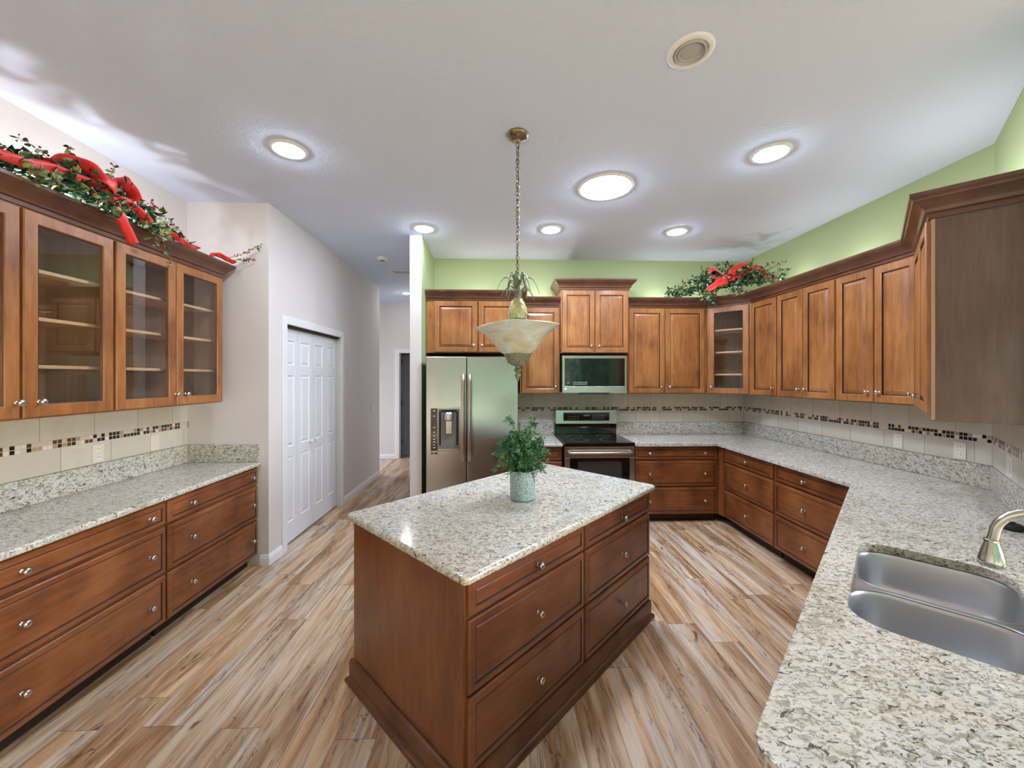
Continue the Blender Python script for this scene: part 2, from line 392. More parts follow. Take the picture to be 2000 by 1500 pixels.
def rings(mb, x0, x1, z0, z1, rs, cap=True):
    """nested rectangles: rs = [(inset, y, mat_of_band_to_next)]"""
    vs = []; b = 0
    for ins, y, _ in rs:
        vs += [(x0+ins, y, z0+ins), (x1-ins, y, z0+ins), (x1-ins, y, z1-ins), (x0+ins, y, z1-ins)]
    for i in range(len(rs)-1):
        fs = []
        for j in range(4):
            k = (j+1) % 4; fs.append((i*4+j, i*4+k, (i+1)*4+k, (i+1)*4+j))
        mb.add([vs[q] for q in range(i*4, i*4+8)], [tuple(v-i*4 for v in f) for f in fs], rs[i][2])
    if cap:
        n = (len(rs)-1)*4; mb.add(vs[n:n+4], [(0, 1, 2, 3)], 0)
    return mb
def weld(o, d=0.0002):
    bm = bmesh.new(); bm.from_mesh(o.data); bmesh.ops.remove_doubles(bm, verts=bm.verts, dist=d); bmesh.ops.recalc_face_normals(bm, faces=bm.faces)
    bm.to_mesh(o.data); bm.free(); return o

# ------------------------------------------------------------------ cabinet parts (local frame: x along the front, -y towards the room)
kb = MB(); kb.lathe([(0.0, .002), (.009, .001), (.010, -.001), (.0055, -.004), (.005, -.014), (.009, -.018), (.0155, -.021), (.017, -.026), (.014, -.031), (.007, -.034), (.0, -.0345)], ax='y', n=20)
knob0 = None
def knob(parent, x, z, y=-.022):
    global knob0
    if knob0 is None:
        knob0 = kb.build('knob', 'nickel', parent, (x, y, z), smooth=50); return knob0
    c = link_copy(knob0, parent); c.location = (x, y, z); return c
def panel_door(parent, x0, x1, z0, z1, mat='cherry_upper', knob_at=None, name='door'):
    mb = MB(); w, h = x1-x0, z1-z0
    st = .058
    rings(mb, 0, w, 0, h, [(0, 0, 0), (0, -.016, 0), (.005, -.021, 0), (st-.006, -.021, 0), (st, -.0185, 1), (st+.002, -.010, 1), (st+.007, -.0095, 0), (st+.034, -.019, 0)])
    mb.add([(0, 0, 0), (w, 0, 0), (w, 0, h), (0, 0, h)], [(0, 3, 2, 1)])
    d = weld(mb.build(name, [mat, 'glaze_line'], parent, (x0, 0, z0), fix=True))
    if knob_at: knob(d, knob_at[0]-x0, knob_at[1]-z0)
    return d
def glass_door(parent, x0, x1, z0, z1, knob_at=None, mat='cherry_upper'):
    mb = MB(); w, h = x1-x0, z1-z0; st = .066
    rings(mb, 0, w, 0, h, [(0, 0, 0), (0, -.016, 0), (.005, -.021, 0), (st-.008, -.021, 0), (st-.004, -.017, 1), (st, -.015, 0), (st, 0, 0), (0, 0, 0)], cap=False)
    d = weld(mb.build('door', [mat, 'glaze_line'], parent, (x0, 0, z0)))
    MB().box(st-.004, w-st+.004, -.010, -.006, st-.004, h-st+.004).build('glass_pane', 'glass', d)
    if knob_at: knob(d, knob_at[0]-x0, knob_at[1]-z0)
    return d
def drawer_front(parent, x0, x1, z0, z1, knobs, mat='cherry_drawer'):
    mb = MB(); w, h = x1-x0, z1-z0
    rings(mb, 0, w, 0, h, [(0, 0, 0), (0, -.012, 0), (.003, -.016, 0), (.006, -.019, 0), (.026, -.021, 0), (.029, -.0215, 1), (.032, -.0165, 1), (.035, -.017, 0), (.040, -.0195, 0)])
    mb.add([(0, 0, 0), (w, 0, 0), (w, 0, h), (0, 0, h)], [(0, 3, 2, 1)])
    d = weld(mb.build('drawer', [mat, 'glaze_line'], parent, (x0, 0, z0)))
    for kx in knobs: knob(d, kx-x0, h/2)
    return d
DZ = [(.105, .402), (.418, .705), (.722, .866)]
def drawer_bank(name, loc, rz, w, d, label, cols, knobs, mat='cherry_drawer', group=None, zs=DZ, zb=.095):
    r = empty(name, loc, rz, label=label, cat='drawer cabinet', group=group)
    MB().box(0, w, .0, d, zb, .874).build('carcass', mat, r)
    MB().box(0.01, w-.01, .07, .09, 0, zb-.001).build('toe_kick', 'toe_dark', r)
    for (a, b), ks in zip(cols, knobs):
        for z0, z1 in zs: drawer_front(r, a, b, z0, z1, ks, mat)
    return r
def upper(name, loc, rz, w, d, z0, z1, label, doors, glass=False, mat='cherry_upper', cat='wall cabinet', shelves=(), group=None, fillers=(0, 0)):
    """doors: (x0, x1, knobx or None)"""
    r = empty(name, (loc[0], loc[1], 0), rz, label=label, cat=cat, group=group)
    if not glass:
        MB().box(0, w, 0, d, z0, z1).build('carcass', mat, r, bevel=.002)
    else:
        th = .018; m = MB()
        m.box(0, th, .019, d, z0, z1, 0).box(w-th, w, .019, d, z0, z1, 0)
        m.box(th, w-th, .019, d, z0, z0+th, 0).box(th, w-th, .019, d, z1-th, z1, 0)
        m.build('carcass', mat, r)
        MB().box(th+.001, w-th-.001, d-.012, d-.002, z0+th+.001, z1-th-.001).box(th+.0005, th+.004, .021, d-.013, z0+th+.001, z1-th-.001).box(w-th-.004, w-th-.0005, .021, d-.013, z0+th+.001, z1-th-.001).build('lining', 'interior_wood', r)
        ff = MB(); ff.box(0, .03, 0, .018, z0, z1).box(w-.03, w, 0, .018, z0, z1).box(.03, w-.03, 0, .018, z0, z0+.035).box(.03, w-.03, 0, .018, z1-.035, z1)
        if len(doors) > 1: ff.box((doors[0][1]+doors[1][0])/2-.02, (doors[0][1]+doors[1][0])/2+.02, 0, .018, z0+.035, z1-.035)
        ff.build('face_frame', mat, r)
        for z in shelves:
            MB().box(th+.005, w-th-.005, .045, d-.014, z-.009, z+.009).build('shelf', 'shelf_edge', r)
    for x0, x1, kx in doors:
        ka = None if kx is None else (kx, z0+.085)
        (glass_door if glass else panel_door)(r, x0, x1, z0+.008, z1-.022, knob_at=ka, mat=mat)
    return r
CROWN = [(.0005, 0), (.010, 0), (.012, .022), (.024, .028), (.026, .042), (.034, .056), (.052, .076), (.066, .086), (.070, .098), (.078, .104), (.080, .122), (.0005, .122)]
def crown(path, z, label, scale=1.0):
    o = MB().sweep(path, [(a*scale if a > 0 else a, z+b*scale) for a, b in CROWN]).build('crown_molding', 'crown_wood', smooth=35)
    return tag(o, label, 'crown molding')

# ------------------------------------------------------------------ room shell
LBX, RBX, BWY, CXX, RWY, CEZ = -2.73, 3.247, 5.0, -2.03, 3.46, 3.19
def st(name, mb, mat, **k): return tag(mb.build(name, mat, **k), kind='structure')
st('floor', MB().box(-4.6, 5.4, -3.9, 9.6, -.1, 0), 'floor')
st('ceiling', MB().box(-4.6, 5.4, -3.9, 9.6, CEZ, CEZ+.1), 'ceiling')
st('wall_left', MB().box(LBX-.12, LBX, -3.7, RWY, 0, CEZ), 'paint_greige')
# closet block: return wall, long wall with the door opening
st('wall_return', MB().box(LBX-.12, CXX-.1, RWY, RWY+.1, 0, CEZ).box(CXX-.1, CXX, RWY, RWY+.1, 0, CEZ), 'paint_greige')
DY0, DY1, DH = 3.735, 5.0, 2.165
st('wall_closet', MB().box(CXX-.1, CXX, RWY+.1, DY0, 0, CEZ).box(CXX-.1, CXX, DY1, 6.5, 0, CEZ).box(CXX-.1, CXX, DY0, DY1, DH, CEZ), 'paint_greige')
st('wall_closet_end', MB().box(-4.5, CXX, 6.5, 6.6, 0, CEZ), 'paint_greige')
st('wall_closet_back', MB().box(LBX-.12, LBX, RWY+.1, 6.5, 0, CEZ), 'paint_greige')
FY = 7.92
st('wall_hall_far', MB().box(-4.5, -2.035, FY, FY+.12, 0, CEZ).box(-2.035, -1.10, FY, FY+.12, 2.155, CEZ).box(-1.10, -.84, FY, FY+.12, 0, CEZ), 'paint_greige')
st('wall_hall_left', MB().box(-4.6, -4.5, 6.5, FY, 0, .4).box(-4.6, -4.5, 6.5, FY, 2.6, CEZ), 'paint_greige')
st('added_hall_window', MB().box(-4.57, -4.53, 6.6, 6.66, .4, 2.6).box(-4.57, -4.53, FY-.06, FY, .4, 2.6).box(-4.57, -4.53, 7.22, 7.28, .4, 2.6), 'trim_white')  # frame of the unseen window added to light the hall
st('wall_partition', MB().box(-.965, -.842, 4.19, FY, 0, CEZ), 'paint_greige')
st('wall_partition_green', MB().box(-.8415, -.838, 4.192, BWY, 0, CEZ), 'paint_green')
st('wall_back', MB().box(-.838, RBX+.12, BWY, BWY+.12, 0, CEZ), 'paint_green')
st('wall_right', MB().box(RBX, RBX+.12, 2.42, BWY, 0, CEZ), 'paint_green')
# diagonal wall running from the right wall to the end of the sink counter
A = (RBX, 2.42); B = (2.22, 1.393)
off = .12/math.sqrt(2)
st('wall_diagonal', MB().prism([A, B, (B[0]+off, B[1]-off), (A[0]+off, A[1]-off), (RBX+.12, 2.42)], 0, CEZ), 'paint_green')
st('wall_side_room', MB().box(RBX+.12, 5.3, 2.42, 2.54, 0, CEZ), 'paint_greige')
st('wall_east', MB().box(5.2, 5.3, -3.7, -2.6, 0, CEZ).box(5.2, 5.3, .2, 2.42, 0, CEZ).box(5.2, 5.3, -2.6, .2, 0, .6).box(5.2, 5.3, -2.6, .2, 2.4, CEZ), 'paint_greige')
st('wall_rear', MB().box(LBX-.12, -1.6, -3.7, -3.6, 0, CEZ).box(4.2, 5.3, -3.7, -3.6, 0, CEZ).box(-1.6, 4.2, -3.7, -3.6, 2.45, CEZ), 'paint_greige')
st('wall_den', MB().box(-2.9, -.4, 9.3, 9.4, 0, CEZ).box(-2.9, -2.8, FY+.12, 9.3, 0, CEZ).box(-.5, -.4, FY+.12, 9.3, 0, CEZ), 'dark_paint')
fm = MB()
for x in (-1.6, .33, 2.26, 4.14): fm.box(x, x+.06, -3.66, -3.62, 0, 2.45)
fm.box(-1.54, 4.14, -3.66, -3.62, 2.39, 2.45)
st('window_1', fm, 'trim_white')
st('added_side_window', MB().box(5.22, 5.26, -2.6, -2.54, .6, 2.4).box(5.22, 5.26, .14, .2, .6, 2.4).box(5.22, 5.26, -1.23, -1.17, .6, 2.4), 'trim_white')  # frame of the unseen east window, added to let in more daylight
# baseboards
def board(name, path, h=.095, t_=.014):
    prof = [(0.0005, 0), (t_, 0), (t_, h-.03), (t_*.75, h-.02), (t_*.6, h-.006), (t_*.3, h), (0.0005, h)]
    return st(name, MB().sweep(path, prof), 'trim_white')
board('baseboard_closet', [(-2.10, RWY), (CXX, RWY), (CXX, DY0-.08)])
board('baseboard_hall', [(CXX, DY1+.08), (CXX, 6.6)])
board('baseboard_far', [(-4.4, FY), (-2.12, FY)])
board('baseboard_far_right', [(-1.01, FY), (-.966, FY)])
board('baseboard_partition', [(-.965, FY-.02), (-.965, 4.19), (-.842, 4.19)])
# casings
def casing(name, a0, a1, ztop, w_, plane, axis, sgn):
    mb = MB(); t0, t1 = (plane, plane+sgn*.016) if sgn > 0 else (plane+sgn*.016, plane)
    for lo, hi, z0, z1 in [(a0-w_, a0, 0, ztop+w_), (a1, a1+w_, 0, ztop+w_), (a0, a1, ztop, ztop+w_)]:
        if axis == 'y': mb.box(t0, t1, lo, hi, z0, z1)
        else: mb.box(lo, hi, t0, t1, z0, z1)
    return st(name, mb, 'trim_white', bevel=.004)
casing('trim_1', DY0, DY1, DH, .075, CXX, 'y', 1)
casing('trim_2', -2.035, -1.10, 2.155, .085, FY, 'x', -1)
# bifold closet door: four leaves of three moulded panels
dr = tag(empty('door_1', (CXX-.055, DY0, 0), PI/2), kind='structure')
lw = (DY1-DY0-.012)/4
def moulded(parent, x0, w, z0, z1, cols=1, mat='door_white', t_=.034):
    rows = [(.20, .86), (.96, 1.68), (1.78, 2.03)]
    H = z1-z0; mb = MB(); k = (H)/2.15
    rows = [(a*k, b*k) for a, b in rows]
    sw = .062 if cols == 1 else .10
    xs = [(sw, w-sw)] if cols == 1 else [(sw, w/2-.045), (w/2+.045, w-sw)]
    # front skin with panels let in
    cuts_x = sorted({0, w, *[q for a in xs for q in a]}); cuts_z = sorted({0, H, *[q for a in rows for q in a]})
    for i in range(len(cuts_x)-1):
        for j in range(len(cuts_z)-1):
            cx0, cx1, cz0, cz1 = cuts_x[i], cuts_x[i+1], cuts_z[j], cuts_z[j+1]
            if (cx0, cx1) in xs and (cz0, cz1) in rows:
                rings(mb, cx0, cx1, cz0, cz1, [(0, 0, 0), (.008, .010, 0), (.016, .010, 0), (.034, .002, 0)])
            else: mb.add([(cx0, 0, cz0), (cx1, 0, cz0), (cx1, 0, cz1), (cx0, 0, cz1)], [(0, 1, 2, 3)])
    mb.add([(0, t_, 0), (w, t_, 0), (w, t_, H), (0, t_, H)], [(0, 3, 2, 1)])
    mb.add([(0, 0, 0), (w, 0, 0), (w, t_, 0), (0, t_, 0)], [(0, 3, 2, 1)]); mb.add([(0, 0, H), (w, 0, H), (w, t_, H), (0, t_, H)], [(0, 1, 2, 3)])
    mb.add([(0, 0, 0), (0, t_, 0), (0, t_, H), (0, 0, H)], [(0, 3, 2, 1)]); mb.add([(w, 0, 0), (w, t_, 0), (w, t_, H), (w, 0, H)], [(0, 1, 2, 3)])
    return weld(mb.build('leaf', mat, parent, (x0, 0, z0)))
for i in range(4):
    lf = moulded(dr, .004+i*(lw+.001), lw-.003, .018, 2.14)
    if i in (1, 2):
        kx = lw-.06 if i == 1 else .06
        MB().lathe([(0, 0), (.006, 0), (.006, -.014), (.017, -.02), (.019, -.028), (.012, -.036), (0, -.038)], ax='y', n=16).build('knob', 'white_plastic', lf, (kx, 0, .94), smooth=50)
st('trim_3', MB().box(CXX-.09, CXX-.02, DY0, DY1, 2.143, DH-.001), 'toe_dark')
# hall door, ajar
hd = tag(empty('door_2', (-2.015, FY+.115, 0), math.radians(62)), kind='structure')
moulded(hd, 0, .86, .012, 2.13, 2, 'dark_paint', .036)
for z in (.28, 1.08, 1.92):
    MB().lathe([(0, 0), (.010, 0), (.010, .10), (0, .10)], n=10).build('hinge', 'hinge_dark', hd, (-.004, -.012, z), smooth=40)
MB().lathe([(0, 0), (.03, 0), (.03, -.006), (.01, -.012), (.01, -.04), (.025, -.05), (.025, -.06), (0, -.065)], ax='y', n=16).build('knob', 'nickel', hd, (.79, 0, 1.0), smooth=50)

# ------------------------------------------------------------------ splash tiles
def splash(name, p0, p1, z0, z1, label):
    L = math.hypot(p1[0]-p0[0], p1[1]-p0[1]); a = math.atan2(p1[1]-p0[1], p1[0]-p0[0])
    r = MB().box(0, L, -.010, -.0008, z0, z1).build(name, 'tile', None, (p0[0], p0[1], 0), a)
    tag(r, label, 'backsplash')
    MB().box(0, L, -.0125, -.0101, 1.219, 1.271).build('mosaic_band', 'mosaic', r)
    return r
splash('tile_backsplash', (LBX, 1.55), (LBX, RWY-.002), 1.072, 1.447, 'cream tile backsplash with mosaic strip below the glass-door wall cabinets')
splash('tile_backsplash', (.24, BWY), (RBX-.012, BWY), 1.072, 1.50, 'cream tile backsplash with mosaic strip behind the range')
splash('tile_backsplash', (RBX, BWY-.002), (RBX, 2.425), 1.072, 1.447, 'long cream tile backsplash with mosaic strip along the green right wall')
splash('tile_backsplash', (RBX-.006, 2.414), (B[0]+.01, B[1]+.01), 1.072, 1.447, 'short diagonal tile backsplash with mosaic strip behind the sink faucet')

# ------------------------------------------------------------------ worktops
def worktop(poly, label, hole=None, splashes=(), z=.914, th=.036):
    r = MB().prism(poly, z-th, z, hole).build('granite_worktop', 'granite', bevel=.012, seg=3, smooth=50)
    tag(r, label, 'worktop')
    for p0, p1, x in splashes:
        L = math.hypot(p1[0]-p0[0], p1[1]-p0[1]); a = math.atan2(p1[1]-p0[1], p1[0]-p0[0])
        MB().box(0, L, -.022, -.0005, 0, 1.07-z-.001).build('upstand', 'granite', r, (p0[0], p0[1], z+.0005), a, bevel=.003)
    return r
def arc(cx, cy, r, a0, a1, n=6): return [(cx+r*math.cos(a0+(a1-a0)*i/n), cy+r*math.sin(a0+(a1-a0)*i/n)) for i in range(n+1)]
worktop([(LBX+.001, 1.60), (-2.09, 1.60), (-2.09, RWY-.001), (LBX+.001, RWY-.001)], 'granite worktop on the drawer cabinets by the white closet',
        splashes=[((LBX, 1.60), (LBX, RWY-.001), 0), ((LBX+.024, RWY), (-2.105, RWY), 0)])
worktop([(.262, 4.27), (.712, 4.27), (.712, BWY-.001), (.262, BWY-.001)], 'short granite worktop between the fridge and the range', splashes=[((.262, BWY), (.712, BWY), 0)])
P1 = Vector((2.464, 2.62)); P2 = Vector((.492, .748)); FD = (P2-P1).normalized(); TD = Vector((-FD.y, FD.x))
def sk(s, t_): p = P1+FD*s+TD*t_; return (p.x, p.y)
def rrect(s0, s1, t0, t1, r, n=6):
    out = []
    for cs, ct, a0 in [(s1-r, t0+r, -PI/2), (s1-r, t1-r, 0), (s0+r, t1-r, PI/2), (s0+r, t0+r, PI)]:
        for i in range(n+1):
            a = a0+PI/2*i/n; out.append((cs+r*math.cos(a), ct+r*math.sin(a)))
    return out
SS0, SS1, ST0, ST1 = 1.225, 2.02, .10, .525
hole = [sk(a, b) for a, b in rrect(SS0, SS1, ST0, ST1, .11)]
# end of the peninsula: rounded nose, then square across to the wall side
D1 = FD; endp = []
rr = .07; c0 = P2-FD*rr+TD*rr
a0 = math.atan2(-TD.y, -TD.x)
for i in range(7):
    a = a0-(-PI/2)*i/6 if (FD.x*(-TD.y)-FD.y*(-TD.x)) < 0 else a0-(PI/2)*i/6
    endp.append((c0.x+rr*math.cos(a), c0.y+rr*math.sin(a)))
E2 = Vector(sk((P2-P1).length, .745)); W2 = Vector((B[0]-.002, B[1]+.002))
poly = [(1.522, BWY-.001), (1.522, 4.27), (2.464, 4.27), (2.464, 2.62)]+endp+[(E2.x, E2.y), (W2.x, W2.y), (A[0]-.002, A[1]), (RBX-.001, BWY-.001)]
worktop(poly, 'long granite worktop running from the range round to the sink', hole,
        splashes=[((1.522, BWY), (RBX-.024, BWY), 0), ((RBX, BWY-.001), (RBX, 2.43), 0), ((RBX-.012, 2.41), (B[0]-.001, B[1]+.001), 0)])

# ------------------------------------------------------------------ left run
LD, LUX = -2.134, -2.36
drawer_bank('drawer_cabinet', (LD, 1.655, 0), PI/2, .868, .59, 'wide drawer cabinet nearest the camera under the glass-door wall cabinets', [(.006, .862)], [(.12, .745)])
drawer_bank('drawer_cabinet', (LD, 2.525, 0), PI/2, .930, .59, 'drawer cabinet under the left worktop, beside the closet wall', [(.008, .922)], [(.19, .834)])
SHL = (1.71, 1.96, 2.21)
upper('glass_cabinet', (LUX, 1.506), PI/2, .919, .375, 1.445, 2.512, 'glass-door wall cabinet at the left frame edge, fridge mirrored in its pane', [(.006, .455, .438), (.467, .912, .53)], True, shelves=SHL)
upper('glass_cabinet', (LUX, 2.427), PI/2, .919, .375, 1.445, 2.512, 'glass-door wall cabinet on the left wall, nearer the closet', [(.006, .443, .434), (.449, .912, .523)], True, shelves=SHL)
crown([(LBX+.02, 1.506), (LUX, 1.506), (LUX, 3.348), (LBX+.02, 3.348)], 2.50, 'dark cherry crown molding on top of the glass-door cabinets at left', .95)

# ------------------------------------------------------------------ back run
FF = 4.42
upper('fridge_top_cabinet', (-.832, FF), 0, 1.082, .57, 1.935, 2.545, 'short two-door wall cabinet above the fridge', [(.095, .581, .54), (.596, 1.062, .635)])
crown([(-.832, FF), (.25, FF), (.25, BWY-.02)], 2.535, 'dark crown molding above the fridge cabinet', .9)
upper('wall_cabinet', (.252, 4.67), 0, .484, .325, 1.455, 2.52, 'single-door wall cabinet between fridge and microwave, behind the pendant lamp', [(.02, .47, .43)])
crown([(.262, 4.67), (.736, 4.67)], 2.51, 'short piece of crown molding between the fridge and microwave cabinets', .95)
upper('wall_cabinet', (.74, 4.62), 0, .828, .375, 1.945, 2.725, 'raised two-door wall cabinet above the microwave', [(.014, .408, .365), (.418, .814, .46)])
crown([(.74, BWY-.02), (.74, 4.62), (1.568, 4.62), (1.568, BWY-.02)], 2.712, 'highest crown molding, on the cabinet above the microwave')
upper('wall_cabinet', (1.572, 4.67), 0, .986, .325, 1.455, 2.52, 'two-door wall cabinet right of the microwave', [(.012, .452, .405), (.464, .950, .51)])
# corner glass cabinet (front turned 45 degrees)
cc0 = (2.562, 4.670); cw = .474
r = empty('corner_cabinet', (cc0[0], cc0[1], 0), -PI/4, label='corner wall cabinet with a narrow glass door under the bow garland', cat='wall cabinet')
q = .345/math.sqrt(2)
ca = (0, 0); m = MB()
side = [(0.0, .019), (.018, .019), (.018+.30, .019+.30), (.30, .319)]
m.prism([(0, .019), (.018, .019), (-.212+.018, .25), (-.235, .25)], 1.455, 2.52).prism([(cw-.018, .019), (cw, .019), (cw+.235, .25), (cw+.212-.018, .25)], 1.455, 2.52)
m.prism([(.018, .02), (cw-.018, .02), (cw+.19, .25), (cw/2, .50), (-.19, .25)], 1.455, 1.473).prism([(.018, .02), (cw-.018, .02), (cw+.19, .25), (cw/2, .50), (-.19, .25)], 2.502, 2.52)
m.build('carcass', 'cherry_upper', r)
MB().prism([(-.19, .245), (-.18, .24), (cw/2, .48), (cw+.18, .24), (cw+.19, .245), (cw/2, .495)], 1.474, 2.50).build('lining', 'interior_wood', r)
MB().box(0, .035, 0, .018, 1.455, 2.52).box(cw-.035, cw, 0, .018, 1.455, 2.52).box(.035, cw-.035, 0, .018, 1.455, 1.49).box(.035, cw-.035, 0, .018, 2.485, 2.52).build('face_frame', 'cherry_upper', r)
for z in (1.69, 1.96, 2.23): MB().prism([(.03, .045), (cw-.03, .045), (cw+.14, .22), (cw/2, .45), (-.14, .22)], z-.009, z+.009).build('shelf', 'shelf_edge', r)
glass_door(r, .022, cw-.022, 1.463, 2.498, knob_at=(.055, 1.54))
RUX = 2.897
upper('wall_cabinet', (RUX, 4.333), -PI/2, .424, .345, 1.455, 2.52, 'single-door wall cabinet on the right wall, next to the glass corner cabinet', [(.014, .412, .375)])
upper('wall_cabinet', (RUX, 3.907), -PI/2, .695, .345, 1.455, 2.52, 'middle two-door wall cabinet on the right wall', [(.008, .335, .298), (.345, .686, .385)])
upper('wall_cabinet', (RUX, 3.210), -PI/2, .672, .345, 1.455, 2.52, 'two-door wall cabinet on the right wall, nearest the big side panel', [(.010, .335, .295), (.345, .655, .385)])
# diagonal cabinet beside the sink
dcs = (2.852, 2.534); dw = .828; rz = -3*PI/4
r = empty('diagonal_cabinet', (dcs[0], dcs[1], 0), rz, label='angled wall cabinet whose bare dark side panel fills the right frame edge', cat='wall cabinet')
MB().box(.0, dw-.02, .0, .372, 1.455, 2.498).build('carcass', 'cherry_upper', r)
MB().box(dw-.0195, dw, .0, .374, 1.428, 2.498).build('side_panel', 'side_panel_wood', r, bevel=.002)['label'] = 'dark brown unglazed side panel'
MB().box(dw+.0002, dw+.005, .0, .014, 1.432, 2.482).build('side_trim', 'trim_maple', r)
panel_door(r, .035, .425, 1.463, 2.478, knob_at=(.075, 1.54)); panel_door(r, .435, .82, 1.463, 2.478, knob_at=(.475, 1.54))
MB().prism([(RUX+.002, 2.532), (RUX+.002, 2.536), (RBX-.01, 2.536), (dcs[0]+.02, dcs[1]+.02), (dcs[0]+.01, dcs[1]+.012)], 1.46, 2.515)
ce = (dcs[0]-dw/math.sqrt(2), dcs[1]-dw/math.sqrt(2))
jn = (RUX, RUX-.31-.01)
crown([(1.572, 4.67), (2.562, 4.67), (2.897, 4.335), (2.897, 2.56)], 2.51, 'long crown molding running from the microwave cabinet round the corner', .95)
crown([(dcs[0]-.01, dcs[1]-.01), ce, (ce[0]+.262, ce[1]-.262)], 2.485, 'large crown molding on the angled cabinet at the right edge', 1.05)

# base cabinets, back and right
BD = 4.332
r = empty('base_cabinet', (.264, BD, 0), 0, label='small base cabinet between the fridge and the range', cat='base cabinet')
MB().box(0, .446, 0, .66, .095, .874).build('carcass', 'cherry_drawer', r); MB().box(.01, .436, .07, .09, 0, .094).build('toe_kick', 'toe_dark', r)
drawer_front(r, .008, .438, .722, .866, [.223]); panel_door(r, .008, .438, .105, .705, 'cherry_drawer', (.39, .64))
drawer_bank('drawer_cabinet', (1.528, BD, 0), 0, .975, .66, 'wide drawer cabinet under the back worktop right of the range', [(.010, .958)], [(.175, .812)])
RF = 2.522
fl = MB().prism([(2.504, 4.36), (2.504, 4.318), (2.508, 4.229), (2.54, 4.229), (2.54, 4.36)], .095, .874)
drawer_bank('drawer_cabinet', (RF, 4.228, 0), -PI/2, .790, .70, 'drawer cabinet on the right run, next to the inside corner', [(.018, .776)], [(.42,)])
drawer_bank('drawer_cabinet', (RF, 3.436, 0), -PI/2, .782, .70, 'drawer cabinet on the right run, nearest the sink counter', [(.014, .745)], [(.36,)])
ft = fl.build('corner_filler', 'cherry_drawer'); tag(ft, 'narrow upright filler strip at the inside corner of the drawer cabinets', 'filler strip')
# sink base under the diagonal counter
rz = math.atan2(FD.y, FD.x); o0 = P1+FD*.36+TD*.035
sb = empty('sink_cabinet', (o0.x, o0.y, 0), rz, label='base cabinet carrying the sink and the end of the granite counter', cat='base cabinet')
Ls = (P2-P1).length-.36-.05
MB().box(0, Ls, 0, .018, .095, .874).box(0, .018, .018, .66, .095, .874).box(Ls-.018, Ls, .018, .66, .095, .874).box(.018, Ls-.018, .642, .66, .095, .874).box(.018, Ls-.018, .018, .642, .095, .113).build('carcass', 'cherry_drawer', sb)
MB().box(.01, Ls-.01, .07, .09, 0, .094).build('toe_kick', 'toe_dark', sb)
nd = 4; dwid = (Ls-.02)/nd
for i in range(nd): panel_door(sb, .01+i*dwid+.004, .01+(i+1)*dwid-.004, .105, .866, 'cherry_drawer', (.01+i*dwid+(dwid-.05 if i % 2 == 0 else .05), .78))

# ------------------------------------------------------------------ island
IA = .784; e1 = Vector((math.cos(IA), math.sin(IA))); e2 = Vector((-e1.y, e1.x)); I0 = Vector((-.126, 1.416))
Lx, Ly = 1.708, 1.012
def ip(a, b): p = I0+e1*a+e2*b; return (p.x, p.y)
irs = []
for a, b, s0 in [(0, 0, PI), (Lx, 0, -PI/2), (Lx, Ly, 0), (0, Ly, PI/2)]:
    cr = .03; ca_ = a+(cr if a == 0 else -cr); cb = b+(cr if b == 0 else -cr)
    for i in range(5):
        an = s0+PI/2*i/4; irs.append(ip(ca_+cr*math.cos(an), cb+cr*math.sin(an)))
tag(MB().prism(irs, .878, .914).build('granite_worktop', 'granite', bevel=.013, seg=3, smooth=50), 'rectangular granite worktop on the kitchen island under the plant', 'worktop')
org = ip(.035, .045)
isl = empty('kitchen_island', (org[0], org[1], 0), IA, label='dark cherry kitchen island with six drawers in the middle of the room', cat='kitchen island')
bx, by = Lx-.075, Ly-.085
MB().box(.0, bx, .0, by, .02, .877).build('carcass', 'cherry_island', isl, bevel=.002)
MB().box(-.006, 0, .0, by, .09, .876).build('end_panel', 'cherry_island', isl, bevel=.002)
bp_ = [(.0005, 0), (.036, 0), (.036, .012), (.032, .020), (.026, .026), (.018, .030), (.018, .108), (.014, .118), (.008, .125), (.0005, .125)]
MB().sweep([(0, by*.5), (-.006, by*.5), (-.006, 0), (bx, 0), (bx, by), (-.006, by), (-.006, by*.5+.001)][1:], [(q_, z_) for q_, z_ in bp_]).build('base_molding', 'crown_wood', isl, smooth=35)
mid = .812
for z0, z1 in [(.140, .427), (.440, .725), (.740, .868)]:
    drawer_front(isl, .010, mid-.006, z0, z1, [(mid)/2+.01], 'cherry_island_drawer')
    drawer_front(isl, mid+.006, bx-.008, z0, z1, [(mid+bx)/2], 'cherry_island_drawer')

# ------------------------------------------------------------------ refrigerator
fr = empty('refrigerator', (-.778, 4.12, 0), 0, label='stainless side-by-side refrigerator with an ice and water dispenser', cat='refrigerator')
fw = .978
MB().box(.003, fw-.003, .075, .82, .02, 1.862).build('body', 'hinge_dark', fr, bevel=.004)
sp = .430
MB().box(.0, sp-.003, .0, .07, .06, 1.875).build('freezer_door', 'stainless', fr, bevel=.008, seg=3)
MB().box(sp+.003, fw, .0, .07, .06, 1.875).build('fridge_door', 'stainless', fr, bevel=.008, seg=3)
MB().box(.01, fw-.01, .05, .08, .0, .055).build('grille', 'black_matte', fr)
for x in (sp-.052, sp+.018):
    mb = MB(); pts = [(x+.017, -.004, .77), (x+.017, -.045, .79), (x+.017, -.056, .86), (x+.017, -.062, 1.2), (x+.017, -.056, 1.60), (x+.017, -.045, 1.675), (x+.017, -.004, 1.69)]
    o = mb.tube(pts, [.012, .017, .018, .018, .018, .017, .012], 12).build('handle', 'stainless_handle', fr, smooth=50)
ds = empty('dispenser'); bpy.data.objects.remove(ds)
dz0, dz1 = .875, 1.325
ds = MB().box(.045, .362, -.006, -.0005, dz0-.01, dz1+.012).build('dispenser', 'stainless_handle', fr, bevel=.003)
